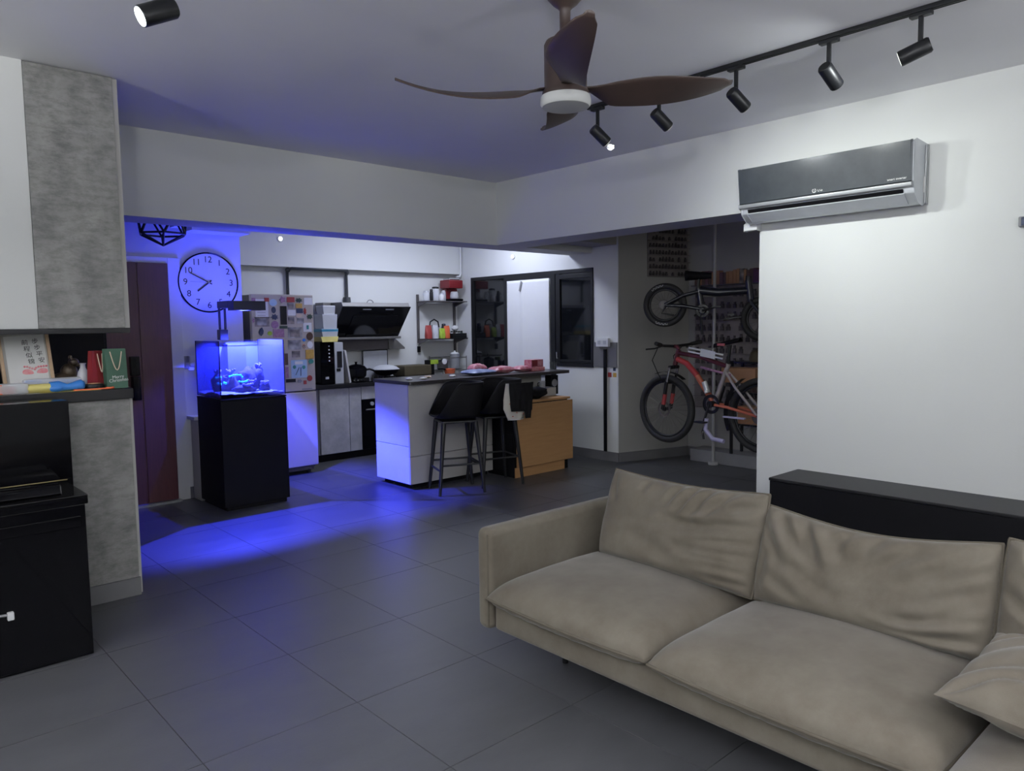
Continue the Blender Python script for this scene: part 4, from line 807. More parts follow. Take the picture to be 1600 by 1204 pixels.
# ------------------------------------------------------------------ island
isl = thing('kitchen_island', 'white kitchen island with drawers at its end and dark plinth', 'island', (4.3, 5.82, 0))
def il(mb): return mb.xf(Matrix.Translation((-4.3, -5.82, 0)))
il(MB().box(3.822, 4.78, 5.562, 6.10, 0.05, 0.953)).build('carcass', M['offwhite'], isl)
il(MB().box(3.86, 4.76, 5.60, 6.06, 0.0005, 0.05)).build('plinth', M['black_matte'], isl)
il(MB().box(3.80, 3.82, 5.56, 6.10, 0.395, 0.953)).build('drawer_front', M['white'], isl, 0.002)
il(MB().box(3.80, 3.82, 5.56, 6.10, 0.05, 0.39)).build('drawer_front', M['white'], isl, 0.002)
il(MB().box(3.80, 4.78, 5.541, 5.56, 0.305, 0.953)).build('front_panel', M['offwhite'], isl, 0.002)
il(MB().box(3.80, 4.78, 5.541, 5.56, 0.05, 0.30)).build('front_panel', M['offwhite'], isl, 0.002)
il(MB().box(5.20, 5.62, 5.70, 6.0, 0.0005, 0.953)).build('support_wall', M['offwhite'], isl, 0.003)
def rrect(x0, x1, y0, y1, r, n=6):
    out = []
    for cx, cy, a0 in ((x1-r, y0+r, -PI/2), (x1-r, y1-r, 0), (x0+r, y1-r, PI/2), (x0+r, y0+r, PI)):
        out += [(cx+r*math.cos(a0+PI/2*k/n), cy+r*math.sin(a0+PI/2*k/n)) for k in range(n+1)]
    return out
tag(MB().prism(rrect(3.785, 5.86, 5.495, 6.12, 0.03), 0.954, 0.984, 'z').build('island_countertop', M['stone'], bevel=0.003), 'dark speckled stone countertop overhanging the island', 'worktop')
ZI = 0.985
def packet(name, label, cat, loc, rz, w_, d_, h_, m, seed):
    def f(u, v, s):
        a, b = u*2-1, v*2-1; t = max(0, (1-abs(a)**3)*(1-abs(b)**3))**0.5
        return (a*w_/2*(1+0.04*noise.noise((a, b, seed))), b*d_/2, max(0.0005, h_/2+s*h_/2*t*(1+0.25*noise.noise((a*2, b*2, seed)))))
    mb = MB().grid(lambda u, v: f(u, v, 1), 14, 10); mb.grid(lambda u, v: f(u, v, -1), 14, 10)
    return tag(mb.build(name, m, loc=loc, rotz=rz, smooth=True), label, cat)
packet('wrapping_bag', 'flat blue plastic bag lying on the island top', 'bag', (4.78, 5.74, ZI), 0.1, 0.34, 0.22, 0.055, M['bluebag'], 1)
packet('snack_packet', 'red and white packet lying behind blue bag', 'packet', (4.94, 5.95, ZI), 0.1, 0.20, 0.12, 0.095, M['snack'], 2)
packet('snack_packet', 'wide pink and white packet in middle of island packets', 'packet', (5.10, 5.75, ZI), -0.1, 0.26, 0.18, 0.07, M['snack'], 3)
packet('snack_packet', 'flat pink packet left of the upright snack box', 'packet', (5.35, 5.72, ZI), 0.05, 0.19, 0.14, 0.065, M['snack'], 4)
sb = thing('snack_box', 'upright red snack box at right of island packets', 'box', (5.55, 5.74, ZI), 0.12)
MB().box(-0.10, 0.10, -0.05, 0.05, 0, 0.12).build('carton', M['snack'], sb, 0.004)
MB().box(-0.09, 0.0, -0.0515, -0.0502, 0.05, 0.115).build('print', M['darkred'], sb)
MB().box(-0.105, 0.11, -0.065, -0.055, 0.0, 0.04).build('tray_lip', M['pink'], sb, 0.003)
for k, (x, lb) in enumerate(((5.77, 'clear drinking glass near island end, left of the pair'), (5.83, 'clear drinking glass nearest the island end'))):
    tag(MB().lathe([(0.022, 0), (0.026, 0.004), (0.030, 0.085), (0.0285, 0.085), (0.024, 0.008), (0.001, 0.007)], n=22, cap=False).build('drinking_glass', M['glass'], loc=(x, 5.68+0.03*k, ZI), smooth=True), lb, 'glass', 'drinking glasses on island')
for k, (x, y, m, lb) in enumerate(((3.93, 5.72, 'paper', 'crumpled white tissue nearest the island left corner'), (4.05, 5.66, 'paper', 'second crumpled white tissue from the island left corner'), (4.20, 5.80, 'cord', 'small tan cracker packet on the island left half'), (4.42, 5.70, 'paper', 'small white note in middle of the island top'))):
    blob('tissue' if m == 'paper' else 'cracker', lb, 'tissue' if m == 'paper' else 'packet', (x, y, ZI), 0.035, 0.03, 0.010, M[m], 3+k, 0.4)

# drop-leaf sideboard
sbd = thing('drop_leaf_table', 'oak drop-leaf sideboard with black side under the counter end', 'sideboard', (5.19, 5.47, 0))
def sl(mb): return mb.xf(Matrix.Translation((-5.19, -5.47, 0)))
sl(MB().box(4.815, 5.56, 5.262, 5.66, 0.0005, 0.715)).build('carcass', M['black_matte'], sbd, 0.002)
sl(MB().box(4.808, 5.585, 5.245, 5.66, 0.716, 0.737)).build('top', M['oak'], sbd, 0.003)
sl(MB().box(4.822, 5.600, 5.225, 5.243, 0.10, 0.708)).build('drop_leaf', M['oak'], sbd, 0.003)
sl(MB().box(4.815, 5.50, 5.250, 5.2615, 0.0005, 0.098)).build('plinth', M['oak'], sbd, 0.001)
for z in (0.22, 0.45): sl(MB().box(4.806, 4.814, 5.28, 5.64, z, z+0.2)).build('drawer_side', M['black_matte'], sbd, 0.002)
ZB = 0.738
blob('handbag', 'slouched black cloth bag lying on the oak sideboard', 'bag', (5.20, 5.36, ZB), 0.15, 0.075, 0.06, M['clothblack'], 5.5, 0.3)
tag(MB().box(-0.12, 0.10, -0.09, 0.09, 0, 0.085).build('paper_box', M['offwhite'], bevel=0.003, loc=(5.48, 5.53, ZB)), 'flat white box at right end of the oak sideboard', 'box')
spk = thing('desk_speaker', 'small black box speaker standing behind the white box', 'speaker', (5.66, 5.58, 0.738))
MB().box(-0.06, 0.05, -0.045, 0.045, 0, 0.20).build('cabinet', M['black_matte'], spk, 0.004)
MB().lathe([(0.04, -0.0455), (0.038, -0.049), (0.001, -0.047)], c=(-0.005, 0, 0.12), axis='y', n=24).build('cone', M['grey'], spk)
mg = thing('mug', 'white mug standing on the flat white box', 'mug', (5.43, 5.50, ZB+0.0855))
MB().lathe([(0.03, 0), (0.036, 0.004), (0.037, 0.07), (0.034, 0.07), (0.032, 0.008), (0.001, 0.007)], n=24, cap=False).build('cup', M['silver'], mg, smooth=True)
MB().tube([(-0.036, 0, 0.055), (-0.058, 0, 0.05), (-0.06, 0, 0.025), (-0.036, 0, 0.018)], 0.005, 8).build('handle', M['black'], mg, smooth=True)

# ------------------------------------------------------------------ bar stools
def stool(label, loc, rz):
    t = thing('bar_stool', label, 'stool', loc, rz, 'bar stools at the island')
    ZS = 0.66
    # bucket shell: facing +x, rim height varies with the angle from the back (-x)
    def rim(a):
        b = abs(((a-PI+PI) % (2*PI))-PI)   # angle from the front
        b = PI-abs(PI-abs(a)) if False else abs(math.atan2(math.sin(a), math.cos(a)))
        k = min(1, max(0, (b-0.55)/1.05)); k = k*k*(3-2*k)
        return 0.02+0.285*k
    def f(u, v, o):
        a = 2*PI*u; R = 0.225-0.03*(1-math.cos(a))*0.0
        ex = 0.225*(1.0 if True else 1); ey = 0.215
        s = min(1, v/0.55); q = max(0, (v-0.55)/0.45)
        rr = s**0.9*0.88+0.12*math.sin(q*PI/2)
        h = rim(a)*q**1.2+0.012*s*s
        sq = 1/(abs(math.cos(a))**3.2+abs(math.sin(a))**3.2)**(1/3.2)
        rr *= sq
        return ((ex*rr+o*math.copysign(1, 1)*0.0)*math.cos(a)-0.02*q*(1 if math.cos(a) < 0 else 0), ey*rr*math.sin(a), ZS+h)
    mb = MB().grid(lambda u, v: f(u, max(v, 0.001), 0), 48, 18, closed_u=True)
    sh = mb.build('shell', M['black_matte'], t, smooth=True); so = sh.modifiers.new('thick', 'SOLIDIFY'); so.thickness = 0.014; so.offset = -1
    MB().box(-0.16, 0.16, -0.15, 0.15, ZS-0.035, ZS-0.016).build('seat_frame', M['black_metal'], t, 0.006)
    feet = []
    for sx in (-1, 1):
        for sy in (-1, 1):
            p0 = (sx*0.145, sy*0.135, ZS-0.03); p1 = (sx*0.205, sy*0.185, 0.0005); feet.append((p0, p1))
            MB().tube([p0, p1], [0.022, 0.014], 10).build('leg', M['black_metal'], t)
    def at_(fp, z): a, b = Vector(fp[0]), Vector(fp[1]); k = (a.z-z)/(a.z-b.z); return a+(b-a)*k
    zf = 0.26
    MB().tube([at_(feet[0], zf), at_(feet[1], zf)], 0.009, 8).tube([at_(feet[2], zf-0.05), at_(feet[3], zf-0.05)], 0.009, 8).tube([at_(feet[0], zf), at_(feet[2], zf)], 0.009, 8).tube([at_(feet[1], zf), at_(feet[3], zf)], 0.009, 8).build('footrest', M['black_metal'], t)
    return t
s1 = stool('black bucket-seat bar stool nearest the island left end', (4.10, 5.255, 0), math.radians(158))
s2 = dup(s1, (4.55, 5.25, 0), math.radians(164), 'black bar stool with a baby bib over its backrest')
# bib and black cloth hanging over the second stool
bb = thing('baby_bib', 'cream baby bib with small red prints hung over second bar stool', 'bib', (4.575, 4.975, 0.62), math.radians(-12))
def bibf(u, v):
    a = u*2-1; half = 0.135*(1-0.25*max(0, v-0.55)/0.45)*min(1, 0.62+1.2*v if v < 0.3 else 1)
    return (a*half, -0.03*(1-a*a)-0.015*math.sin(v*3)+0.012*noise.noise((a*2, v*2, 4)), v*0.33)
o = MB().grid(bibf, 20, 20).build('cloth', M['bib'], bb, smooth=True); o.modifiers.new('thick', 'SOLIDIFY').thickness = 0.004
MB().tube([bibf(i/16, 0.0) for i in range(17)], 0.004, 6).build('hem', M['paper'], bb)
for k, (u, v) in enumerate(((0.25, 0.10), (0.62, 0.38), (0.45, 0.2), (0.8, 0.15), (0.2, 0.45))):
    p = bibf(u, v); MB().box(-0.008, 0.008, -0.0015, 0.0, -0.004, 0.004).xf(Matrix.Translation((p[0], p[1]-0.0045, p[2])) @ Matrix.Rotation(0.7*k, 4, 'Y')).build('print', M['bibred'], bb)
cl = thing('black_jacket', 'black cloth draped over the bib on second bar stool', 'cloth', (4.60, 4.925, 0.70), math.radians(-12))
def clf(u, v):
    a = u*2-1; low = 0.10*max(0, a-0.2)-0.0
    return (a*(0.11+0.02*v), -0.02*(1-a*a)+0.010*noise.noise((a*3, v*3, 9))-0.005, v*0.255-(1-v)*(0.07 if 0.35 < a < 0.85 else 0.0))
o = MB().grid(clf, 22, 14).build('cloth', M['clothblack'], cl, smooth=True); o.modifiers.new('thick', 'SOLIDIFY').thickness = 0.012

# ------------------------------------------------------------------ ceiling fan
fan = thing('ceiling_fan', 'dark brown four-blade ceiling fan with round white light below', 'fan', (2.27, 2.145, 2.35))
MB().lathe([(0.075, 0.469), (0.072, 0.43), (0.05, 0.405), (0.03, 0.39), (0.022, 0.38), (0.022, 0.28), (0.06, 0.262)], n=40).build('canopy', M['fan'], fan, smooth=True)
MB().lathe([(0.055, 0.268), (0.078, 0.26), (0.086, 0.245), (0.086, 0.075), (0.095, 0.06), (0.095, 0.047)], n=44).build('motor_housing', M['fan'], fan)
MB().lathe([(0.094, 0.046), (0.100, 0.044), (0.102, 0.03), (0.102, 0.012), (0.095, 0.003), (0.06, 0.0), (0.001, -0.001)], n=48).build('light_diffuser', M['fan_light'], fan)
def blade_mesh():
    nu, nv = 30, 8; R0, R1 = 0.085, 0.68
    def f(u, v, s):
        r = R0+(R1-R0)*u; b = (v-0.5)*2
        wp = 0.018+0.068*min(1, u/0.17)**0.8*max(0.0, 1-u)**0.55
        wm = 0.020+0.078*(math.sin(min(1, u/0.52)*PI/2)**1.6)*(1-max(0, (u-0.52)/0.48)**2.0)
        wl = (wp if b > 0 else wm)*(1 if u < 0.96 else 0.7)
        sweep = 0.05*u*u-0.01*math.sin(u*PI)   # curls forward toward the tip
        pit = math.radians(30*(1-0.45*u))*math.sin(min(1, u/0.22)*PI/2)
        lift = 0.030*math.sin(u*PI*0.9)*-1+0.036*u**3
        y = sweep+b*wl*math.cos(pit); z = 0.075+lift+b*wl*math.sin(pit)*-1
        return (r, y, z+s*0.006*(1-0.6*b*b))
    mb = MB().grid(lambda u, v: f(u, v, 1), nu, nv); mb.grid(lambda u, v: f(u, v, -1), nu, nv)
    W = nu+1; n1 = W*(nv+1)
    edge = [i for i in range(W)]+[j*W+nu for j in range(1, nv+1)]+[nv*W+i for i in range(nu-1, -1, -1)]+[j*W for j in range(nv-1, 0, -1)]
    for k in range(len(edge)):
        a, b = edge[k], edge[(k+1) % len(edge)]; mb.f.append((a, b, b+n1, a+n1))
    return mb
bm_ = blade_mesh().mesh('blade', M['fan'], smooth=True)
for a in (-44, 48, 139, 226):
    o = bpy.data.objects.new('blade', bm_); COL.objects.link(o); o.parent = fan; o.rotation_euler = (0, 0, math.radians(a))

# ------------------------------------------------------------------ track lights
tk = thing('light_track', 'long black ceiling track carrying spotlights along the right wall', 'track', (3.58, 1.2, H))
MB().box(-0.017, 0.017, -1.9, 1.985, -0.021, -0.0005).build('rail', M['black_metal'], tk, 0.002)
MB().box(-0.0175, 0.0175, 1.93, 1.99, -0.024, -0.0005).build('end_cap', M['black_metal'], tk, 0.002)
for sx in (-1, 1): MB().box(sx*0.0095-0.0025, sx*0.0095+0.0025, -1.9, 1.92, -0.0225, -0.0212).build('groove', M['black_matte'], tk)
def spot(label, x, y, aim, lens, group='track spotlights', zc=2.645, Lh=0.115, r=0.034):
    t = thing('spotlight', label, 'light', (x, y, H), 0, group)
    MB().box(-0.017, 0.017, -0.045, 0.045, -0.040, -0.0225).build('adaptor', M['black_metal'], t, 0.003)
    MB().box(-0.008, 0.008, -0.009, 0.009, zc-H+0.015, -0.040).build('stem', M['black_metal'], t, 0.002)
    d = Vector(aim).normalized(); c = Vector((0, 0, zc-H)); b0, b1 = c-d*0.035, c+d*(Lh-0.035)
    tip = c-d*0.043
    MB().tube([tip, b0, b1], [r*0.85, r, r], 24, cap=True).tube([b1, b1+d*0.004], [r, r*0.96], 24).build('head', M['black_metal'], t)
    MB().tube([b1+d*0.0042, b1+d*0.006], [r*0.86, r*0.86], 24).build('lens', lens, t)
    return Vector((x, y, H))+b1+d*0.012, d
SP = [(3.115, (0.75, -0.25, -0.62), 'track spotlight nearest the kitchen with warm bulb showing at its tip'),
      (2.655, (0.78, -0.20, -0.58), 'second track spotlight from the kitchen end, just below fan blade'),
      (2.165, (0.80, -0.20, -0.55), 'third track spotlight from the kitchen, beside the fan blade tip'),
      (1.675, (0.82, -0.12, -0.55), 'fourth track spotlight from the kitchen, level with the air conditioner'),
      (1.272, (-0.20, 0.86, -0.30), 'last track spotlight at right, turned along the track')]
for k, (y, aim, lb) in enumerate(SP):
    tip, d = spot(lb, 3.58, y, aim, M['lamp_dim'])
    spot_light('spotlight_beam', tip, tip+d, 125, (6, 42, 24, 19, 17)[k], (0.93, 0.985, 1.0) if k != 2 else (0.95, 1.0, 0.95), 1.0, 0.03)
wb = thing('led_bulb', 'small LED bulb with three warm dots in first spotlight tip', 'bulb', (3.665, 3.087, 2.565))
MB().ball((0, 0, 0), 0.020, 0.020, 0.018).build('dome', M['plastic_clear'], wb, smooth=True)
MB().ball((0.008, -0.018, -0.004), 0.005).ball((-0.010, -0.018, -0.010), 0.005).ball((0.014, -0.012, 0.010), 0.005).build('led_dots', M['led_warm'], wb)
# second track on the left, only one head in view
tk2 = thing('light_track', 'second black ceiling track above the piano side of the room', 'track', (0.93, 1.5, H))
MB().box(-0.017, 0.017, -1.9, 1.40, -0.021, -0.0005).build('rail', M['black_metal'], tk2, 0.002)
tip, d = spot('lit spotlight at upper left aimed at the white wall', 0.93, 2.78, (-0.82, 0.05, -0.42), M['lamp_on'], zc=2.575, r=0.036)
spot_light('spotlight_beam', tip, tip+d, 120, 42, COOL, 1.0, 0.03)
spot_light('spotlight_beam', (0.93, 1.5, 2.58), (1.35, 2.0, 0), 58, 30, COOL, 1.0, 0.03)
for y in (1.2, -0.4): spot_light('spotlight_beam', (0.85, y, 2.55), (-1.5, y+0.6, 1.4), 120, 40, COOL, 1.0, 0.03)  # unseen fill beams added towards the far left side, without fixtures

# ------------------------------------------------------------------ air conditioner
ac = thing('air_conditioner', 'wall-mounted air conditioner with dark mirror front above the sofa', 'air conditioner', (4.787, 2.19, 2.15))
YA, YB = -0.545, 0.545
def acp(mb): return mb
prof = [(-0.004, 0.005), (-0.004, 0.335), (-0.165, 0.345), (-0.188, 0.335), (-0.186, 0.10), (-0.175, 0.045), (-0.12, 0.002), (-0.06, -0.012)]
MB().prism(prof, YA+0.0, YB-0.0, 'y').build('casing', M['silver'], ac, 0.006)
MB().prism([(-0.190, 0.342), (-0.224, 0.334), (-0.1985, 0.112), (-0.188, 0.108)], YA+0.012, YB+0.004, 'y').build('front_panel', M['ac_glass'], ac, 0.002)
MB().prism([(-0.192, 0.106), (-0.206, 0.104), (-0.204, 0.082), (-0.186, 0.076)], YA+0.006, YB+0.004, 'y').build('trim_strip', M['silvergrey'], ac, 0.004)
MB().prism([(-0.188, 0.072), (-0.182, 0.055), (-0.150, 0.026), (-0.146, 0.032)], YA+0.06, YB-0.05, 'y').build('air_slot', M['black_matte'], ac)
MB().prism([(-0.176, 0.050), (-0.181, 0.043), (-0.115, -0.008), (-0.108, -0.002)], YA+0.055, YB-0.045, 'y').build('louvre', M['silver'], ac, 0.002)
MB().prism([(-0.03, -0.002), (-0.03, 0.33), (-0.006, 0.33), (-0.006, -0.002)], YA-0.012, YA-0.001, 'y').build('side_cover', M['silvergrey'], ac, 0.003)
MB().box(-0.05, -0.035, YA-0.003, YA-0.0005, 0.06, 0.15).build('label', M['paper'], ac)
lg = text('logo', 'LG', 0.026, (-0.2003, -0.005, 0.132), M['paper'], ac, 'W', depth=0.001)
MB().lathe([(0.013, 0), (0.013, -0.002), (0.010, -0.002), (0.010, 0)], c=(-0.2000, 0.032, 0.132), axis='x', n=24, cap=False).box(-0.2018, -0.2006, 0.031, 0.033, 0.125, 0.139).build('emblem', M['paper'], ac)
text('lettering', 'Smart Inverter', 0.018, (-0.2003, -0.455, 0.132), M['paper'], ac, 'W', depth=0.001)
tag(MB().prism([(-0.06, 0.0), (-0.01, 0.0), (-0.01, 0.04), (-0.035, 0.055), (-0.06, 0.04)], -0.0, 0.10, 'y').build('cable_end', M['white'], bevel=0.004, loc=(4.795, 2.69, 2.10)), 'white plastic pipe cover end below the air conditioner', 'pipe cover')
rm = thing('remote_holder', 'small grey remote holder on the wall at right edge', 'remote', (4.787, 1.13, 1.965))
MB().box(-0.022, 0, -0.04, 0.045, -0.0, 0.055).build('holder', M['grey'], rm, 0.006)
MB().box(-0.026, -0.022, -0.035, 0.03, 0.006, 0.05).build('screen', M['navyc'], rm, 0.003)

# ------------------------------------------------------------------ low black cabinet behind the sofa
lc = thing('low_cabinet', 'long low black cabinet against the wall behind the sofa', 'cabinet', (4.59, 1.2, 0))
MB().box(-0.19, 0.193, -2.2, 1.19, 0.02, 0.462).build('carcass', M['black_matte'], lc, 0.003)
MB().box(-0.195, 0.193, -2.2, 1.195, 0.463, 0.482).build('top', M['black'], lc, 0.004)
MB().box(-0.16, 0.18, -2.15, 1.15, 0.0005, 0.02).build('plinth', M['black_matte'], lc)

# ------------------------------------------------------------------ sofa
SX = 2.03
so_ = thing('sofa', 'taupe velvet corner sofa with thin arm facing the room', 'sofa', (2.5, 1.45, 0))
OFF = Matrix.Translation((-2.5, -1.45, 0))
def sbuild(mb, nm, m, **k): return mb.xf(OFF).build(nm, m, so_, **k)
sbuild(MB().box(2.05, 2.98, -0.6, 2.385, 0.165, 0.285), 'base', M['sofa'], bevel=0.02, seg=3)
sbuild(MB().box(0.95, 2.06, -0.6, 0.585, 0.165, 0.285), 'chaise_base', M['sofa'], bevel=0.02, seg=3)
# arm: thin upholstered slab
arm = sbuild(MB().box(2.025, 2.99, 2.388, 2.472, 0.16, 0.607), 'arm', M['sofa'], bevel=0.034, seg=5)
b = MB().tube([(2.034, 2.402, 0.18), (2.034, 2.402, 0.585)], 0.005, 6).xf(OFF); b.build('piping', M['sofa_pipe'], arm)
sbuild(MB().box(2.84, 3.0, -0.6, 2.385, 0.286, 0.605), 'back_frame', M['sofa'], bevel=0.024, seg=3)
for x, y in ((2.30, 2.2), (2.85, 2.2), (2.30, 0.0), (2.85, 0.0), (1.2, 0.3)): sbuild(MB().cyl((x, y, 0.0005), (x, y, 0.166), 0.014), 'leg', M['black_metal'])

def seat_cushion(x0, x1, y0, y1, z0, zs, zt, seed, crown=0.02):
    """box cushion: seam (piping) at zs, bulging top zt and belly z0"""
    nx, ny = 46, 46; cx, cy = (x0+x1)/2, (y0+y1)/2; hx, hy = (x1-x0)/2, (y1-y0)/2
    def plan(u, v):
        a, b = u*2-1, v*2-1
        a = math.copysign(1-(1-abs(a))**1.6, a); b = math.copysign(1-(1-abs(b))**1.6, b)
        k = 1-0.018*(a*a*b*b)      # slightly rounded corners
        return a, b, cx+a*hx*k, cy+b*hy*k
    def top(u, v):
        a, b, x, y = plan(u, v)
        t = ((max(0, 1-abs(a)**7))*(max(0, 1-abs(b)**9)))**0.5
        dome = crown*(1-a*a)*(1-b*b)
        z = zs+(zt-zs)*t+dome*t+0.004*t*noise.noise((x*3, y*3, seed))+0.0025*t*noise.noise((x*9, y*4, seed))
        front = math.exp(-((a+0.93)/0.10)**2)                 # gathered pleats along the front edge
        z += 0.0025*front*t*math.sin(y*58+3*noise.noise((y*5, seed, 0)))
        x -= 0.012*(1-b*b)*max(0, -a)**2                       # front bows out a little
        return (x, y, z)
    def bot(u, v):
        a, b, x, y = plan(u, v)
        t = ((max(0, 1-abs(a)**9))*(max(0, 1-abs(b)**9)))**0.5
        x -= 0.012*(1-b*b)*max(0, -a)**2
        fr_ = math.exp(-((a+0.97)/0.08)**2)
        return (x+0.003*fr_*math.sin(y*70+4*noise.noise((y*5, seed, 2))), y, zs-(zs-z0)*t)
    mb = MB().grid(top, nx, ny); mb.grid(bot, nx, ny)
    edge = [top(i/60, 0) for i in range(61)]+[top(1, i/60) for i in range(1, 61)]+[top(1-i/60, 1) for i in range(1, 61)]+[top(0, 1-i/60) for i in range(1, 60)]
    return mb, MB().tube(edge, 0.0065, 6, closed=True)
def put_cushion(nm, mb, pipe):
    mb.xf(OFF); pipe.xf(OFF)
    me = mb.mesh(nm, M['sofa'], smooth=True, fix=False)
    bm = bmesh.new(); bm.from_mesh(me); bmesh.ops.remove_doubles(bm, verts=bm.verts, dist=0.0004); bmesh.ops.recalc_face_normals(bm, faces=bm.faces); bm.to_mesh(me); bm.free()
    me.polygons.foreach_set('use_smooth', [True]*len(me.polygons))
    o = bpy.data.objects.new(nm, me); COL.objects.link(o); o.parent = so_
    pipe.build('piping', M['sofa_pipe'], o, smooth=True); return o
put_cushion('seat_cushion', *seat_cushion(1.995, 2.80, 1.535, 2.385, 0.268, 0.318, 0.402, 1.0, 0.030))
put_cushion('seat_cushion', *seat_cushion(1.985, 2.80, 0.612, 1.530, 0.268, 0.318, 0.402, 5.0, 0.032))
put_cushion('seat_cushion', *seat_cushion(0.95, 2.80, -0.45, 0.606, 0.268, 0.318, 0.395, 9.0, 0.02))

def seg_d(p, a, b):
    ax, ay = a; bx, by = b; px, py = p; dx, dy = bx-ax, by-ay
    t = max(0, min(1, ((px-ax)*dx+(py-ay)*dy)/(dx*dx+dy*dy+1e-9)))
    qx, qy = ax+dx*t, ay+dy*t
    return math.hypot(px-qx, py-qy), (px-ax)*dy-(py-ay)*dx, t
def back_cushion(P0, P1, height, thick, lean, creases, seed, sag=0.0, tl=0.0, tr_=0.0, belly=0.075):
    """P0,P1: bottom front corners left->right (as seen); the cushion leans back by 'lean' radians"""
    P0, P1 = Vector(P0), Vector(P1); U = (P1-P0); Wd = U.length; U.normalize()
    N0 = Vector((U.y, -U.x, 0)); N0 = N0 if N0.x < 0 else -N0        # faces -x
    Vv = Vector((0, 0, 1))*math.cos(lean)-N0*math.sin(lean); Nf = N0*math.cos(lean)+Vector((0, 0, 1))*math.sin(lean)
    nu, nv = 84, 60
    def plan(u, v):
        a = math.copysign(1-(1-abs(u*2-1))**1.5, u*2-1); b = math.copysign(1-(1-abs(v*2-1))**1.5, v*2-1)
        uu, vv = (a+1)/2, (b+1)/2
        top = height*(1+tl*(1-uu)**2+tr_*uu**2)-sag*math.sin(PI*uu)**1.2
        pinch = 1-0.03*(1-abs(a))*0-0.02*(1-abs(b)**2)*abs(a)**8
        pos = P0+U*(Wd*(0.5+a*0.5*(1+0.012*(1-b*b))))+Vv*(top*vv)
        return a, b, uu, vv, pos
    def side(u, v, s):
        a, b, uu, vv, pos = plan(u, v)
        t = ((max(0, 1-abs(a)**6))*(max(0, 1-abs(b)**6)))**0.5
        th = (belly if s > 0 else thick-belly)
        prof = th*t*(1.0+0.22*(1-vv)*(1 if s > 0 else 0)-0.18*vv)
        if s > 0:
            wv = 0
            for (p, q, amp, sg) in creases:
                d_, sd, tt = seg_d((uu*Wd, vv*height), (p[0]*Wd, p[1]*height), (q[0]*Wd, q[1]*height))
                e = math.exp(-(d_/sg)**2); fade = math.sin(PI*min(1, max(0.0, 0.15+tt*0.85)))**0.7
                off = math.exp(-((d_-sg*1.8)/(sg*1.2))**2)
                wv += 1.35*amp*(-e+0.6*off)*fade
            wv += 0.006*noise.noise((uu*3.0, vv*4.0, seed))+0.0025*noise.noise((uu*11, vv*9, seed))
            prof += wv*min(1, t*1.6)
        return tuple(pos+Nf*(s*prof))
    mb = MB().grid(lambda u, v: side(u, v, 1), nu, nv); mb.grid(lambda u, v: side(u, v, -1), nu//2, nv//2)
    def ed(u, v): return side(u, v, 1)
    edge = [ed(i/60, 0) for i in range(61)]+[ed(1, i/60) for i in range(1, 61)]+[ed(1-i/60, 1) for i in range(1, 61)]+[ed(0, 1-i/60) for i in range(1, 60)]
    return mb, MB().tube(edge, 0.006, 6, closed=True)
cr1 = [((.52, .99), (.44, .72), .012, .018), ((.62, .99), (.52, .66), .014, .018), ((.72, 1), (.60, .64), .012, .02), ((.84, .97), (.68, .68), .012, .02), ((.98, .86), (.76, .78), .010, .02),
       ((1, .66), (.35, .52), .010, .018), ((1, .50), (.62, .42), .013, .018), ((1, .36), (.55, .32), .013, .018), ((1, .22), (.66, .20), .012, .02), ((1, .10), (.72, .09), .010, .016), ((.30, .30), (.62, .16), .006, .03), ((.45, .62), (.80, .56), .006, .016), ((.98, .58), (.50, .47), .008, .014), ((1, .29), (.60, .26), .008, .012), ((.05, .92), (.10, .6), .006, .02), ((.3, .99), (.27, .82), .006, .016)]
cr2 = [((.10, .96), (.26, .55), .014, .022), ((.20, 1), (.34, .42), .017, .026), ((.02, .80), (.16, .40), .009, .02), ((.34, .96), (.42, .62), .007, .025), ((.95, .92), (.68, .50), .012, .03), ((.85, .96), (.60, .70), .008, .025),
       ((1, .62), (.72, .36), .009, .03), ((1, .34), (.62, .16), .014, .02), ((1, .22), (.74, .08), .012, .02), ((1, .48), (.80, .30), .010, .02), ((.06, .5), (.03, .1), .007, .02), ((.44, .98), (.38, .78), .008, .018), ((.58, .99), (.50, .80), .006, .018), ((.74, .98), (.55, .60), .007, .022), ((1, .78), (.80, .60), .009, .018), ((1, .14), (.55, .06), .008, .014), ((.25, .40), (.45, .22), .006, .03), ((.08, .30), (.28, .12), .006, .022)]
cr3 = [((.1, .9), (.4, .5), .012, .02), ((.0, .6), (.3, .3), .01, .02)]
ZC = 0.405
put_cushion('back_cushion', *back_cushion((2.63, 2.285, ZC), (2.59, 1.475, ZC), 0.385, 0.17, 0.30, cr1, 2.0, sag=0.012, tl=0.03, tr_=0.06, belly=0.07))
put_cushion('back_cushion', *back_cushion((2.60, 1.47, ZC), (2.60, 0.672, ZC), 0.355, 0.17, 0.30, cr2, 6.0, sag=0.035, tl=0.03, tr_=0.06, belly=0.07))
put_cushion('back_cushion', *back_cushion((2.60, 0.655, ZC), (2.60, -0.15, ZC), 0.385, 0.17, 0.28, cr3, 8.0, sag=0.02, tl=0.03, tr_=0.03, belly=0.07))
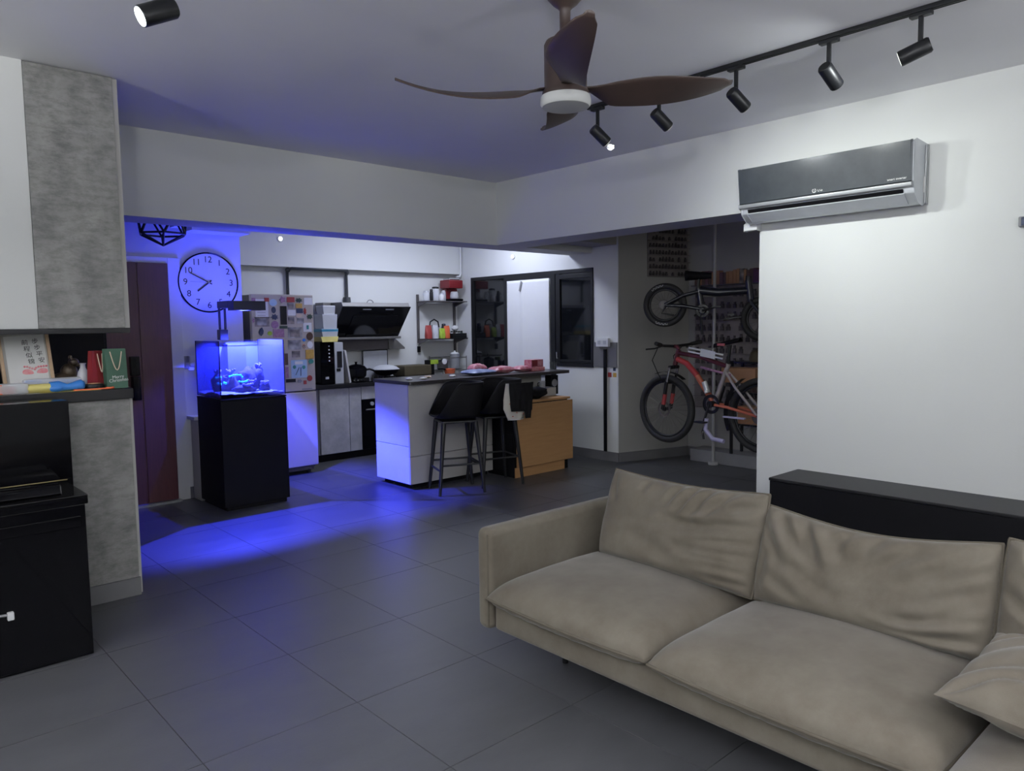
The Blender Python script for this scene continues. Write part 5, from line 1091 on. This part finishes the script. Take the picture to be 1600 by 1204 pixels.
# throw pillow
def pillow():
    def f(u, v, s):
        a = math.copysign(1-(1-abs(u*2-1))**1.5, u*2-1); b = math.copysign(1-(1-abs(v*2-1))**1.5, v*2-1)
        k = 1-0.10*(1-a*a)*0-0.0; bow = 0.07
        x = 0.23*a*(1-bow*(1-b*b)*abs(a)**2); y = 0.23*b*(1-bow*(1-a*a)*abs(b)**2)
        t = ((1-abs(a)**2.6)*(1-abs(b)**2.6))
        t = max(0, t)**0.62
        wv = 0.011*(abs(math.sin(x*30+14*y+2.5*noise.noise((x*6, y*6, 1))))*2-1)*(1-0.5*t)*min(1, t*4)+0.014*noise.noise((x*8, y*8, 3))*t
        return (x, y, s*(0.085*t)+wv*(1 if s > 0 else 0.5))
    mb = MB().grid(lambda u, v: f(u, v, 1), 56, 56); mb.grid(lambda u, v: f(u, v, -1), 30, 30); return mb
pw = pillow()
pm = pw.mesh('throw_pillow', M['sofa'], smooth=True, fix=True)
po_ = bpy.data.objects.new('throw_pillow', pm); COL.objects.link(po_); po_.location = (2.315, 0.425, 0.492); po_.rotation_euler = (math.radians(5), math.radians(-5), math.radians(-3))
tag(po_, 'small crumpled taupe throw pillow lying in the sofa corner', 'pillow')

# ------------------------------------------------------------------ bike room
def wheel(parent, c, R, tr, m_rim='black_metal', disc=True, rimw=0.012, spokes=28, lettering=False):
    """wheel in the local xz plane"""
    wl = MB().torus(c, R-tr, tr, 'y', 56, 12).build('tyre', M['rubber'], parent, smooth=True)
    MB().torus(c, R-2*tr-0.006, rimw, 'y', 48, 8).build('rim', M[m_rim], wl, smooth=True)
    sp = MB(); Rs = R-2*tr-0.008
    for k in range(spokes):
        a = 2*PI*k/spokes; s = 1 if k % 2 else -1; a2 = a+s*0.35
        sp.tube([(c[0]+0.022*math.cos(a2), c[1]+s*0.022, c[2]+0.022*math.sin(a2)), (c[0]+Rs*math.cos(a), c[1], c[2]+Rs*math.sin(a))], 0.0014, 4)
    sp.build('spokes', M['steel'], wl)
    MB().lathe([(0.018, -0.05), (0.024, -0.03), (0.016, -0.02), (0.016, 0.02), (0.024, 0.03), (0.018, 0.05)], c=c, axis='y', n=16).build('hub', M['black_metal'], wl)
    if disc: MB().lathe([(0.075, -0.040), (0.075, -0.038), (0.055, -0.038), (0.055, -0.040)], c=c, axis='y', n=32, cap=False).build('brake_disc', M['shelf_metal'], wl)
    return wl
def tubes(mb, *segs):
    for pts, r in segs: mb.tube(pts, r, 10)
    return mb
# mountain bike (local x runs from front wheel to rear wheel, bike-side -y is towards the room)
az = math.radians(183); drx = Vector((math.sin(az), math.cos(az), 0)); rz = math.atan2(drx.y, drx.x)
mt = thing('mountain_bike', 'red and orange mountain bike held above the floor on wall pole', 'bicycle', (6.0, 4.35, 0), rz)
wheel(mt, (0, 0, 0.642), 0.333, 0.030, disc=True)
wheel(mt, (1.04, 0, 0.66), 0.333, 0.030, disc=True)
tubes(MB(), ([(0.10, 0, 1.075), (0.145, 0, 1.215)], 0.024)).build('head_tube', M['maroon'], mt)
tubes(MB(), ([(0.15, 0, 1.185), (0.40, 0, 1.155), (0.69, 0, 1.075)], 0.021)).build('top_tube', M['maroon'], mt, smooth=True)
tubes(MB(), ([(0.13, 0, 1.13), (0.24, 0, 1.09), (0.36, 0, 0.98)], 0.028)).build('down_tube', M['bike_red'], mt, smooth=True)
tubes(MB(), ([(0.36, 0, 0.98), (0.45, 0, 0.86), (0.55, 0, 0.73)], 0.027)).build('lower_down_tube', M['bike_orange'], mt, smooth=True)
tubes(MB(), ([(0.70, 0, 1.10), (0.55, 0, 0.73)], 0.021)).build('seat_tube', M['bike_grey'], mt)
tubes(MB(), ([(0.72, 0, 1.0), (0.40, 0, 1.06)], 0.012)).build('upper_brace', M['violet'], mt)
for s in (-1, 1):
    MB().tube([(0.68, s*0.02, 1.03), (0.80, s*0.05, 0.90), (1.03, s*0.062, 0.665)], 0.012, 8).build('seat_stay', M['bike_grey'], mt, smooth=True)
    MB().tube([(0.56, s*0.03, 0.725), (0.72, s*0.055, 0.715), (1.03, s*0.062, 0.66)], 0.014, 8).build('chain_stay', M['bike_orange'], mt, smooth=True)
tubes(MB(), ([(0.69, 0, 1.08), (0.715, 0, 1.27)], 0.014)).build('seat_post', M['black_metal'], mt)
sd_ = MB(); 
def saddle(mb, x0, x1, z0, z1, wb_):
    n = 14
    def f(u, v):
        x = x0+(x1-x0)*u; wq = 0.022+(wb_-0.022)*max(0, (u-0.35)/0.65)**1.3; b = 2*PI*v
        wq *= min(1, (1.02-u)*8)**0.5*min(1, (u+0.02)*10)**0.5
        return (x, wq*math.cos(b), z0+(z1-z0)*u+0.018*math.sin(b)-0.006*math.cos(b*2))
    return mb.grid(f, n, 14)
saddle(sd_, 0.54, 0.82, 1.255, 1.315, 0.075).build('saddle', M['black_matte'], mt, smooth=True)
MB().box(0.60, 0.68, -0.035, -0.026, 1.262, 1.284).build('saddle_stripe', M['bike_orange'], mt)
fk = tubes(MB(), ([(0.10, 0, 1.07), (0.085, 0, 1.05)], 0.02), ([(0.085, -0.065, 1.05), (0.085, 0.065, 1.05)], 0.018)).build('fork_crown', M['black_metal'], mt)
for s in (-1, 1):
    MB().tube([(0.085, s*0.06, 1.05), (0.045, s*0.06, 0.88)], 0.013, 10).build('stanchion', M['chrome'], fk, label='bright chrome upper fork tube')
    MB().tube([(0.045, s*0.06, 0.90), (0.0, s*0.06, 0.642)], 0.019, 10).build('lower_leg', M['black_metal'], fk)
    MB().tube([(0.030, s*0.0605, 0.79), (0.010, s*0.0605, 0.69)], 0.0205, 10).build('fork_decal', M['bike_red'], fk, label='red lower section of fork leg')
MB().tube([(0.05, -0.075, 0.90), (0.05, 0.075, 0.90)], 0.014, 8).build('fork_arch', M['black_metal'], fk)
MB().grid(lambda u, v: (0.0+0.36*math.cos(1.95-1.0*u), (v-0.5)*0.06, 0.642+0.36*math.sin(1.95-1.0*u)), 14, 3).build('mudguard', M['black_matte'], mt, smooth=True)
MB().tube([(0.145, 0, 1.22), (0.125, 0, 1.245), (0.09, 0, 1.25)], 0.019, 8).build('stem', M['maroon'], mt, smooth=True)
hbx = MB().tube([(0.15, -0.34, 1.285), (0.10, -0.18, 1.26), (0.09, 0, 1.25), (0.10, 0.18, 1.26), (0.15, 0.34, 1.285)], 0.014, 8).build('handlebar', M['black_metal'], mt, smooth=True)
for s in (-1, 1):
    MB().tube([(0.15, s*0.34, 1.285), (0.115, s*0.23, 1.268)], 0.019, 10).build('grip', M['rubber'], hbx)
    MB().tube([(0.10, s*0.20, 1.255), (0.05, s*0.24, 1.235), (0.03, s*0.34, 1.23)], 0.007, 6).build('brake_lever', M['black_metal'], hbx)
MB().tube([(0.06, -0.2, 1.25), (-0.03, -0.18, 1.12), (-0.02, -0.10, 0.98), (0.02, -0.075, 0.90)], 0.004, 6).tube([(0.07, 0.15, 1.25), (0.0, 0.1, 1.15), (0.06, 0.04, 1.10), (0.14, 0.03, 1.12)], 0.004, 6).build('brake_cable', M['black_matte'], mt, smooth=True)
cr = MB().lathe([(0.088, -0.055), (0.090, -0.048), (0.088, -0.044), (0.06, -0.044)], c=(0.55, 0, 0.73), axis='y', n=32, cap=False).lathe([(0.03, -0.075), (0.03, 0.06)], c=(0.55, 0, 0.73), axis='y', n=16).build('chainring', M['black_metal'], mt)
MB().tube([(0.55, -0.08, 0.73), (0.50, -0.085, 0.57)], 0.011, 8).tube([(0.55, 0.08, 0.73), (0.60, 0.085, 0.89)], 0.011, 8).build('crank_arm', M['black_metal'], cr)
MB().box(0.45, 0.55, -0.17, -0.095, 0.56, 0.575).build('pedal', M['black_metal'], cr, 0.003)
MB().tube([(0.46, -0.03, 0.93), (0.50, -0.03, 0.83)], 0.026, 10).build('bottle_cage', M['silver'], mt, label='pale silver bottle cage')
MB().tube([(0.50, -0.06, 0.85), (0.51, -0.06, 0.83)], 0.018, 10).build('lamp', M['white'], mt)
MB().lathe([(0.05, -0.06), (0.05, -0.03)], c=(1.04, 0, 0.66), axis='y', n=24).build('cassette', M['shelf_metal'], mt)
MB().grid(lambda u, v: (1.04+0.365*math.cos(3.6-1.5*u), (v-0.5)*0.07, 0.66+0.365*math.sin(3.6-1.5*u)), 16, 3).build('rear_mudguard', M['navy'], mt, smooth=True)
MB().tube([(0.535, -0.09, 0.60), (0.52, -0.09, 0.50), (0.60, -0.09, 0.42), (0.72, -0.09, 0.41)], 0.020, 8).build('chain_guard', M['lavender'], mt, smooth=True, label='curved lavender plastic strip')
MB().box(0.71, 0.93, -0.10, -0.07, 0.625, 0.640).build('foot_plate', M['lavender'], mt, 0.003)
MB().tube([(0.48, -0.02, 0.56), (0.46, -0.05, 0.47), (0.48, -0.06, 0.40)], 0.010, 8).build('kickstand', M['black_metal'], mt, smooth=True)
# folding bike above
az = math.radians(155); drx = Vector((math.sin(az), math.cos(az), 0)); rz = math.atan2(drx.y, drx.x)
fb = thing('folding_bike', 'dark navy folding bike hung on the pole above the mountain bike', 'bicycle', (6.05, 4.41, 0), rz)
wa = wheel(fb, (0.0, 0, 1.648), 0.213, 0.029, spokes=20, disc=False)
MB().lathe([(0.045, -0.058), (0.05, -0.05), (0.03, -0.035)], c=(0, 0, 1.648), axis='y', n=24).build('cassette', M['shelf_metal'], fb)
wheel(fb, (0.92, 0, 1.50), 0.213, 0.029, spokes=20, disc=False)
for a0, nl in ((2.25, 8), (4.25, 8)):
    lt = MB()
    for k in range(nl):
        a = a0-(0.085*k if a0 < 3 else -0.085*k); r = 0.186
        lt.box(-0.006, 0.006, -0.029, -0.0265, -0.006+0.002*(k % 2), 0.006).xf(Matrix.Identity(4)) if False else None
        mm = Matrix.Translation((r*math.cos(a), 0, 1.648+r*math.sin(a))) @ Matrix.Rotation(-(a-PI/2), 4, 'Y')
        lt.box(-0.006, -0.002, -0.0285, -0.026, -0.008, 0.008, mm); lt.box(-0.002, 0.005, -0.0285, -0.026, (-0.008, 0.004)[k % 2], (-0.004, 0.008)[k % 2], mm)
    lt.build('tyre_lettering', M['paper'], wa, label='pale lettering on tyre wall')
tubes(MB(), ([(0.335, 0, 1.78), (0.50, 0, 1.755), (0.77, 0, 1.765)], [0.042, 0.040, 0.034])).build('main_tube', M['navy'], fb, smooth=True)
tubes(MB(), ([(0.32, 0, 1.80), (0.36, 0, 1.56)], 0.03)).build('seat_tube', M['navy'], fb)
tubes(MB(), ([(0.315, 0, 1.79), (0.325, 0, 1.90)], 0.015)).build('seat_post', M['black_metal'], fb)
for s in (-1, 1):
    MB().tube([(0.32, s*0.02, 1.77), (0.18, s*0.04, 1.735), (0.01, s*0.055, 1.65)], 0.017, 8).build('seat_stay', M['navy'], fb, smooth=True)
    MB().tube([(0.36, s*0.03, 1.60), (0.18, s*0.05, 1.635), (0.01, s*0.055, 1.645)], 0.018, 8).build('chain_stay', M['navy'], fb, smooth=True)
    MB().tube([(0.80, s*0.02, 1.68), (0.82, s*0.05, 1.64), (0.92, s*0.055, 1.50)], 0.014, 8).build('fork_leg', M['navy'], fb, smooth=True)
sd2 = MB()
def f2(u, v):
    x = 0.44-0.245*u; wq = 0.02+0.065*max(0, (u-0.35)/0.65)**1.2; wq *= min(1, (1.03-u)*7)**0.5*min(1, (u+0.03)*10)**0.5; b = 2*PI*v
    return (x, wq*math.cos(b), 1.915+0.008*u+(0.028+0.022*u)*math.sin(b))
sd2.grid(f2, 16, 14).build('saddle', M['black_matte'], fb, smooth=True)
tubes(MB(), ([(0.775, 0, 1.86), (0.80, 0, 1.66)], 0.034)).build('head_tube', M['navy'], fb)
tubes(MB(), ([(0.775, 0, 1.85), (0.78, 0, 1.90)], 0.028)).build('folding_stem', M['black_metal'], fb)
ch2 = MB().lathe([(0.062, -0.05), (0.064, -0.044), (0.062, -0.04), (0.04, -0.04)], c=(0.365, 0, 1.585), axis='y', n=28, cap=False).lathe([(0.026, -0.06), (0.026, 0.05)], c=(0.365, 0, 1.585), axis='y', n=14).build('chainring', M['black_metal'], fb)
MB().tube([(0.365, -0.07, 1.585), (0.50, -0.075, 1.62)], 0.010, 8).tube([(0.365, 0.07, 1.585), (0.27, 0.075, 1.54)], 0.010, 8).build('crank_arm', M['black_metal'], ch2)
MB().box(0.47, 0.55, -0.16, -0.085, 1.61, 1.625).build('pedal', M['black_metal'], ch2, 0.003)
MB().tube([(0.345, -0.03, 1.56), (0.365, -0.05, 1.36)], 0.012, 8).build('kickstand', M['black_metal'], fb)
MB().tube([(0.02, -0.06, 1.63), (-0.02, -0.06, 1.57), (0.05, -0.06, 1.555), (0.10, -0.06, 1.545)], 0.009, 6).build('derailleur', M['black_metal'], fb, smooth=True)
MB().tube([(0.56, -0.05, 1.50), (0.66, -0.05, 1.515), (0.72, -0.05, 1.52)], 0.010, 6).box(0.60, 0.66, -0.07, -0.03, 1.535, 1.55).build('front_pedal', M['black_metal'], fb)
# pole with arms
pl_ = thing('bike_pole', 'pale grey floor-to-ceiling pole holding both bikes', 'pole', (6.72, 4.285, 0))
MB().cyl((0, 0, 0.002), (0, 0, H-0.002), 0.016, n=18).build('post', M['pole'], pl_)
MB().cyl((0, 0, 0.0005), (0, 0, 0.03), 0.05, n=24).build('foot', M['pole'], pl_)
ar = MB()
for s in (-1, 1): ar.tube([(0, 0, 1.20), (-0.30, s*0.12-0.08, 1.20), (-0.46, s*0.14-0.14, 1.21)], 0.012, 8)
ar.build('arm', M['pole'], pl_, smooth=True)
ar = MB()
for s in (-1, 1): ar.tube([(0, 0, 1.74), (-0.18, s*0.10-0.05, 1.735)], 0.011, 8)
ar.build('arm', M['pole'], pl_, smooth=True)
br = thing('wall_bracket', 'white two-bar bracket lying along mountain bike top tube', 'bracket', (5.93, 3.88, 1.20), rz)
# boxes on the kerb
tag(MB().box(-0.10, 0.10, -0.17, 0.17, 0, 0.14).build('cardboard_box', M['cardboard'], bevel=0.004, loc=(6.42, 3.78, 0.90), rotz=0.1), 'brown cardboard box behind the mountain bike frame', 'box')
br.location = (5.955, 4.05, 1.205); br.rotation_euler = (0, 0, math.radians(-92))
for z in (0.0, 0.035): MB().box(-0.02, 0.36, -0.012, -0.002, z-0.008-0.0, z+0.006).xf(Matrix.Rotation(0.16, 4, 'Y')).build('bar', M['white'], br, 0.002)
MB().box(0.12, 0.28, -0.016, -0.012, -0.02, 0.05).xf(Matrix.Rotation(0.16, 4, 'Y')).build('plate', M['white'], br, 0.002)
rkk = thing('storage_rack', 'dark metal rack with clutter standing behind the bicycles', 'rack', (6.86, 3.65, 0.131))
for x in (-0.1, 0.1):
    for y in (-0.45, 0.45): MB().box(x-0.012, x+0.012, y-0.012, y+0.012, 0, 0.95).build('post', M['black_metal'], rkk)
for z in (0.30, 0.62, 0.93): MB().box(-0.112, 0.112, -0.46, 0.46, z, z+0.015).build('shelf', M['black_metal'], rkk)
for (x, y, z, a, b_, c_, m, lb) in ((6.86, 3.90, 0.447, .10, .13, .18, 'cardboard', 'cardboard box on the lowest rack shelf behind bikes'), (6.86, 3.52, 0.767, .10, .16, .15, 'black_matte', 'black box on the middle rack shelf behind bikes'), (6.86, 3.45, 1.077, .10, .18, .16, 'navy', 'dark crate on top of the rack behind bikes'), (6.86, 3.80, 0.767, .10, .10, .12, 'brown', 'brown box on the middle rack shelf behind bikes')):
    tag(MB().box(-a, a, -b_, b_, 0.0005, c_).build('storage_crate', M[m], bevel=0.006, loc=(x, y, z)), lb, 'box')
hl_ = thing('bike_helmet', 'brown and dark bicycle helmet resting on the rack top', 'helmet', (6.86, 3.82, 1.077))
MB().lathe([(0.12, 0.0), (0.125, 0.03), (0.11, 0.09), (0.07, 0.13), (0.001, 0.145)], n=24).xf(Matrix.Diagonal((0.85, 1.1, 1, 1))).build('shell', M['olive'], hl_, smooth=True)
MB().box(-0.09, 0.0, -0.06, 0.06, 0.02, 0.03).build('visor', M['black_matte'], hl_, 0.003)
# boards with rows of small figures on the walls
def fig_board(label, y_hi, y_lo, z0, z1, rowh, pitch, seed, plane='W', fm='fig'):
    rr = random.Random(seed)
    if plane == 'W':
        t = thing('figure_board', label, 'display', (XB, (y_hi+y_lo)/2, z0)); Wd = y_hi-y_lo
    else:
        c = A+d15*((y_hi+y_lo)/2); t = thing('figure_board', label, 'display', (c.x, c.y, z0), math.atan2(d15.y, d15.x)); Wd = y_lo-y_hi
        Wd = abs(Wd)
    hgt = z1-z0
    conv = (lambda mb: mb.xf(Matrix.Rotation(-PI/2, 4, 'Z'))) if plane == 'W' else (lambda mb: mb)
    conv(MB().box(-Wd/2, Wd/2, -0.014, -0.002, 0, hgt)).build('backing', M['figboard'], t)
    n = int(hgt/rowh); sh = MB(); fg_ = MB()
    for k in range(n):
        z = 0.008+k*rowh; sh.box(-Wd/2, Wd/2, -0.045, -0.0142, z-0.006, z)
        x = -Wd/2+pitch*0.6
        while x < Wd/2-pitch*0.4:
            if rr.random() < 0.88:
                h = rowh*rr.uniform(0.5, 0.72); w_ = pitch*rr.uniform(0.22, 0.33)
                fg_.box(x-w_, x+w_, -0.036, -0.020, z+0.0005, z+h*0.62); fg_.box(x-w_*0.6, x+w_*0.6, -0.034, -0.021, z+h*0.62, z+h)
            x += pitch
    conv(sh).build('ledges', M['figboard'], t); conv(fg_).build('figures', M[fm], t, stuff=True)
    return t
fig_board('high board of small figures in rows on the left grey wall', 0.36, 0.90, 1.97, 2.60, 0.075, 0.042, 1, 'S')
fig_board('large wall board of small dark figures behind the bikes', 4.72, 3.0, 0.55, 1.86, 0.118, 0.075, 2)
fig_board('tall narrow board of figures beside the right wall end', 3.66, 3.1, 1.99, 2.70, 0.115, 0.085, 3)
bk = struct('trim_11', MB().box(XB-0.10, XB-0.002, 3.55, 4.72, 1.862, 1.87), M['shelf_metal'])
rr = random.Random(5); y = 4.68; nb = 0
ORD = 'first second third fourth fifth sixth seventh eighth ninth tenth eleventh twelfth thirteenth fourteenth fifteenth sixteenth seventeenth eighteenth nineteenth twentieth'.split()+['twenty-'+q for q in 'first second third fourth fifth sixth seventh eighth ninth'.split()]
CN = {'brown': 'dark brown', 'cardboard': 'tan', 'photo2': 'mottled grey-brown', 'maroon': 'maroon'}
while y > 3.60:
    w_ = rr.uniform(0.03, 0.05); h = rr.uniform(0.12, 0.15)
    o = MB().box(-0.075, 0.0, -w_/2+0.001, w_/2-0.001, 0, h).build('boxed_set', M[(cn := rr.choice(['brown', 'cardboard', 'photo2', 'maroon']))], loc=(XB-0.01, y-w_/2, 1.8705))
    tag(o, '%s boxed set, %s from the left in the row above the large figure board' % (CN[cn], ORD[nb]), 'box', 'boxed sets above the figure board'); y -= w_; nb += 1
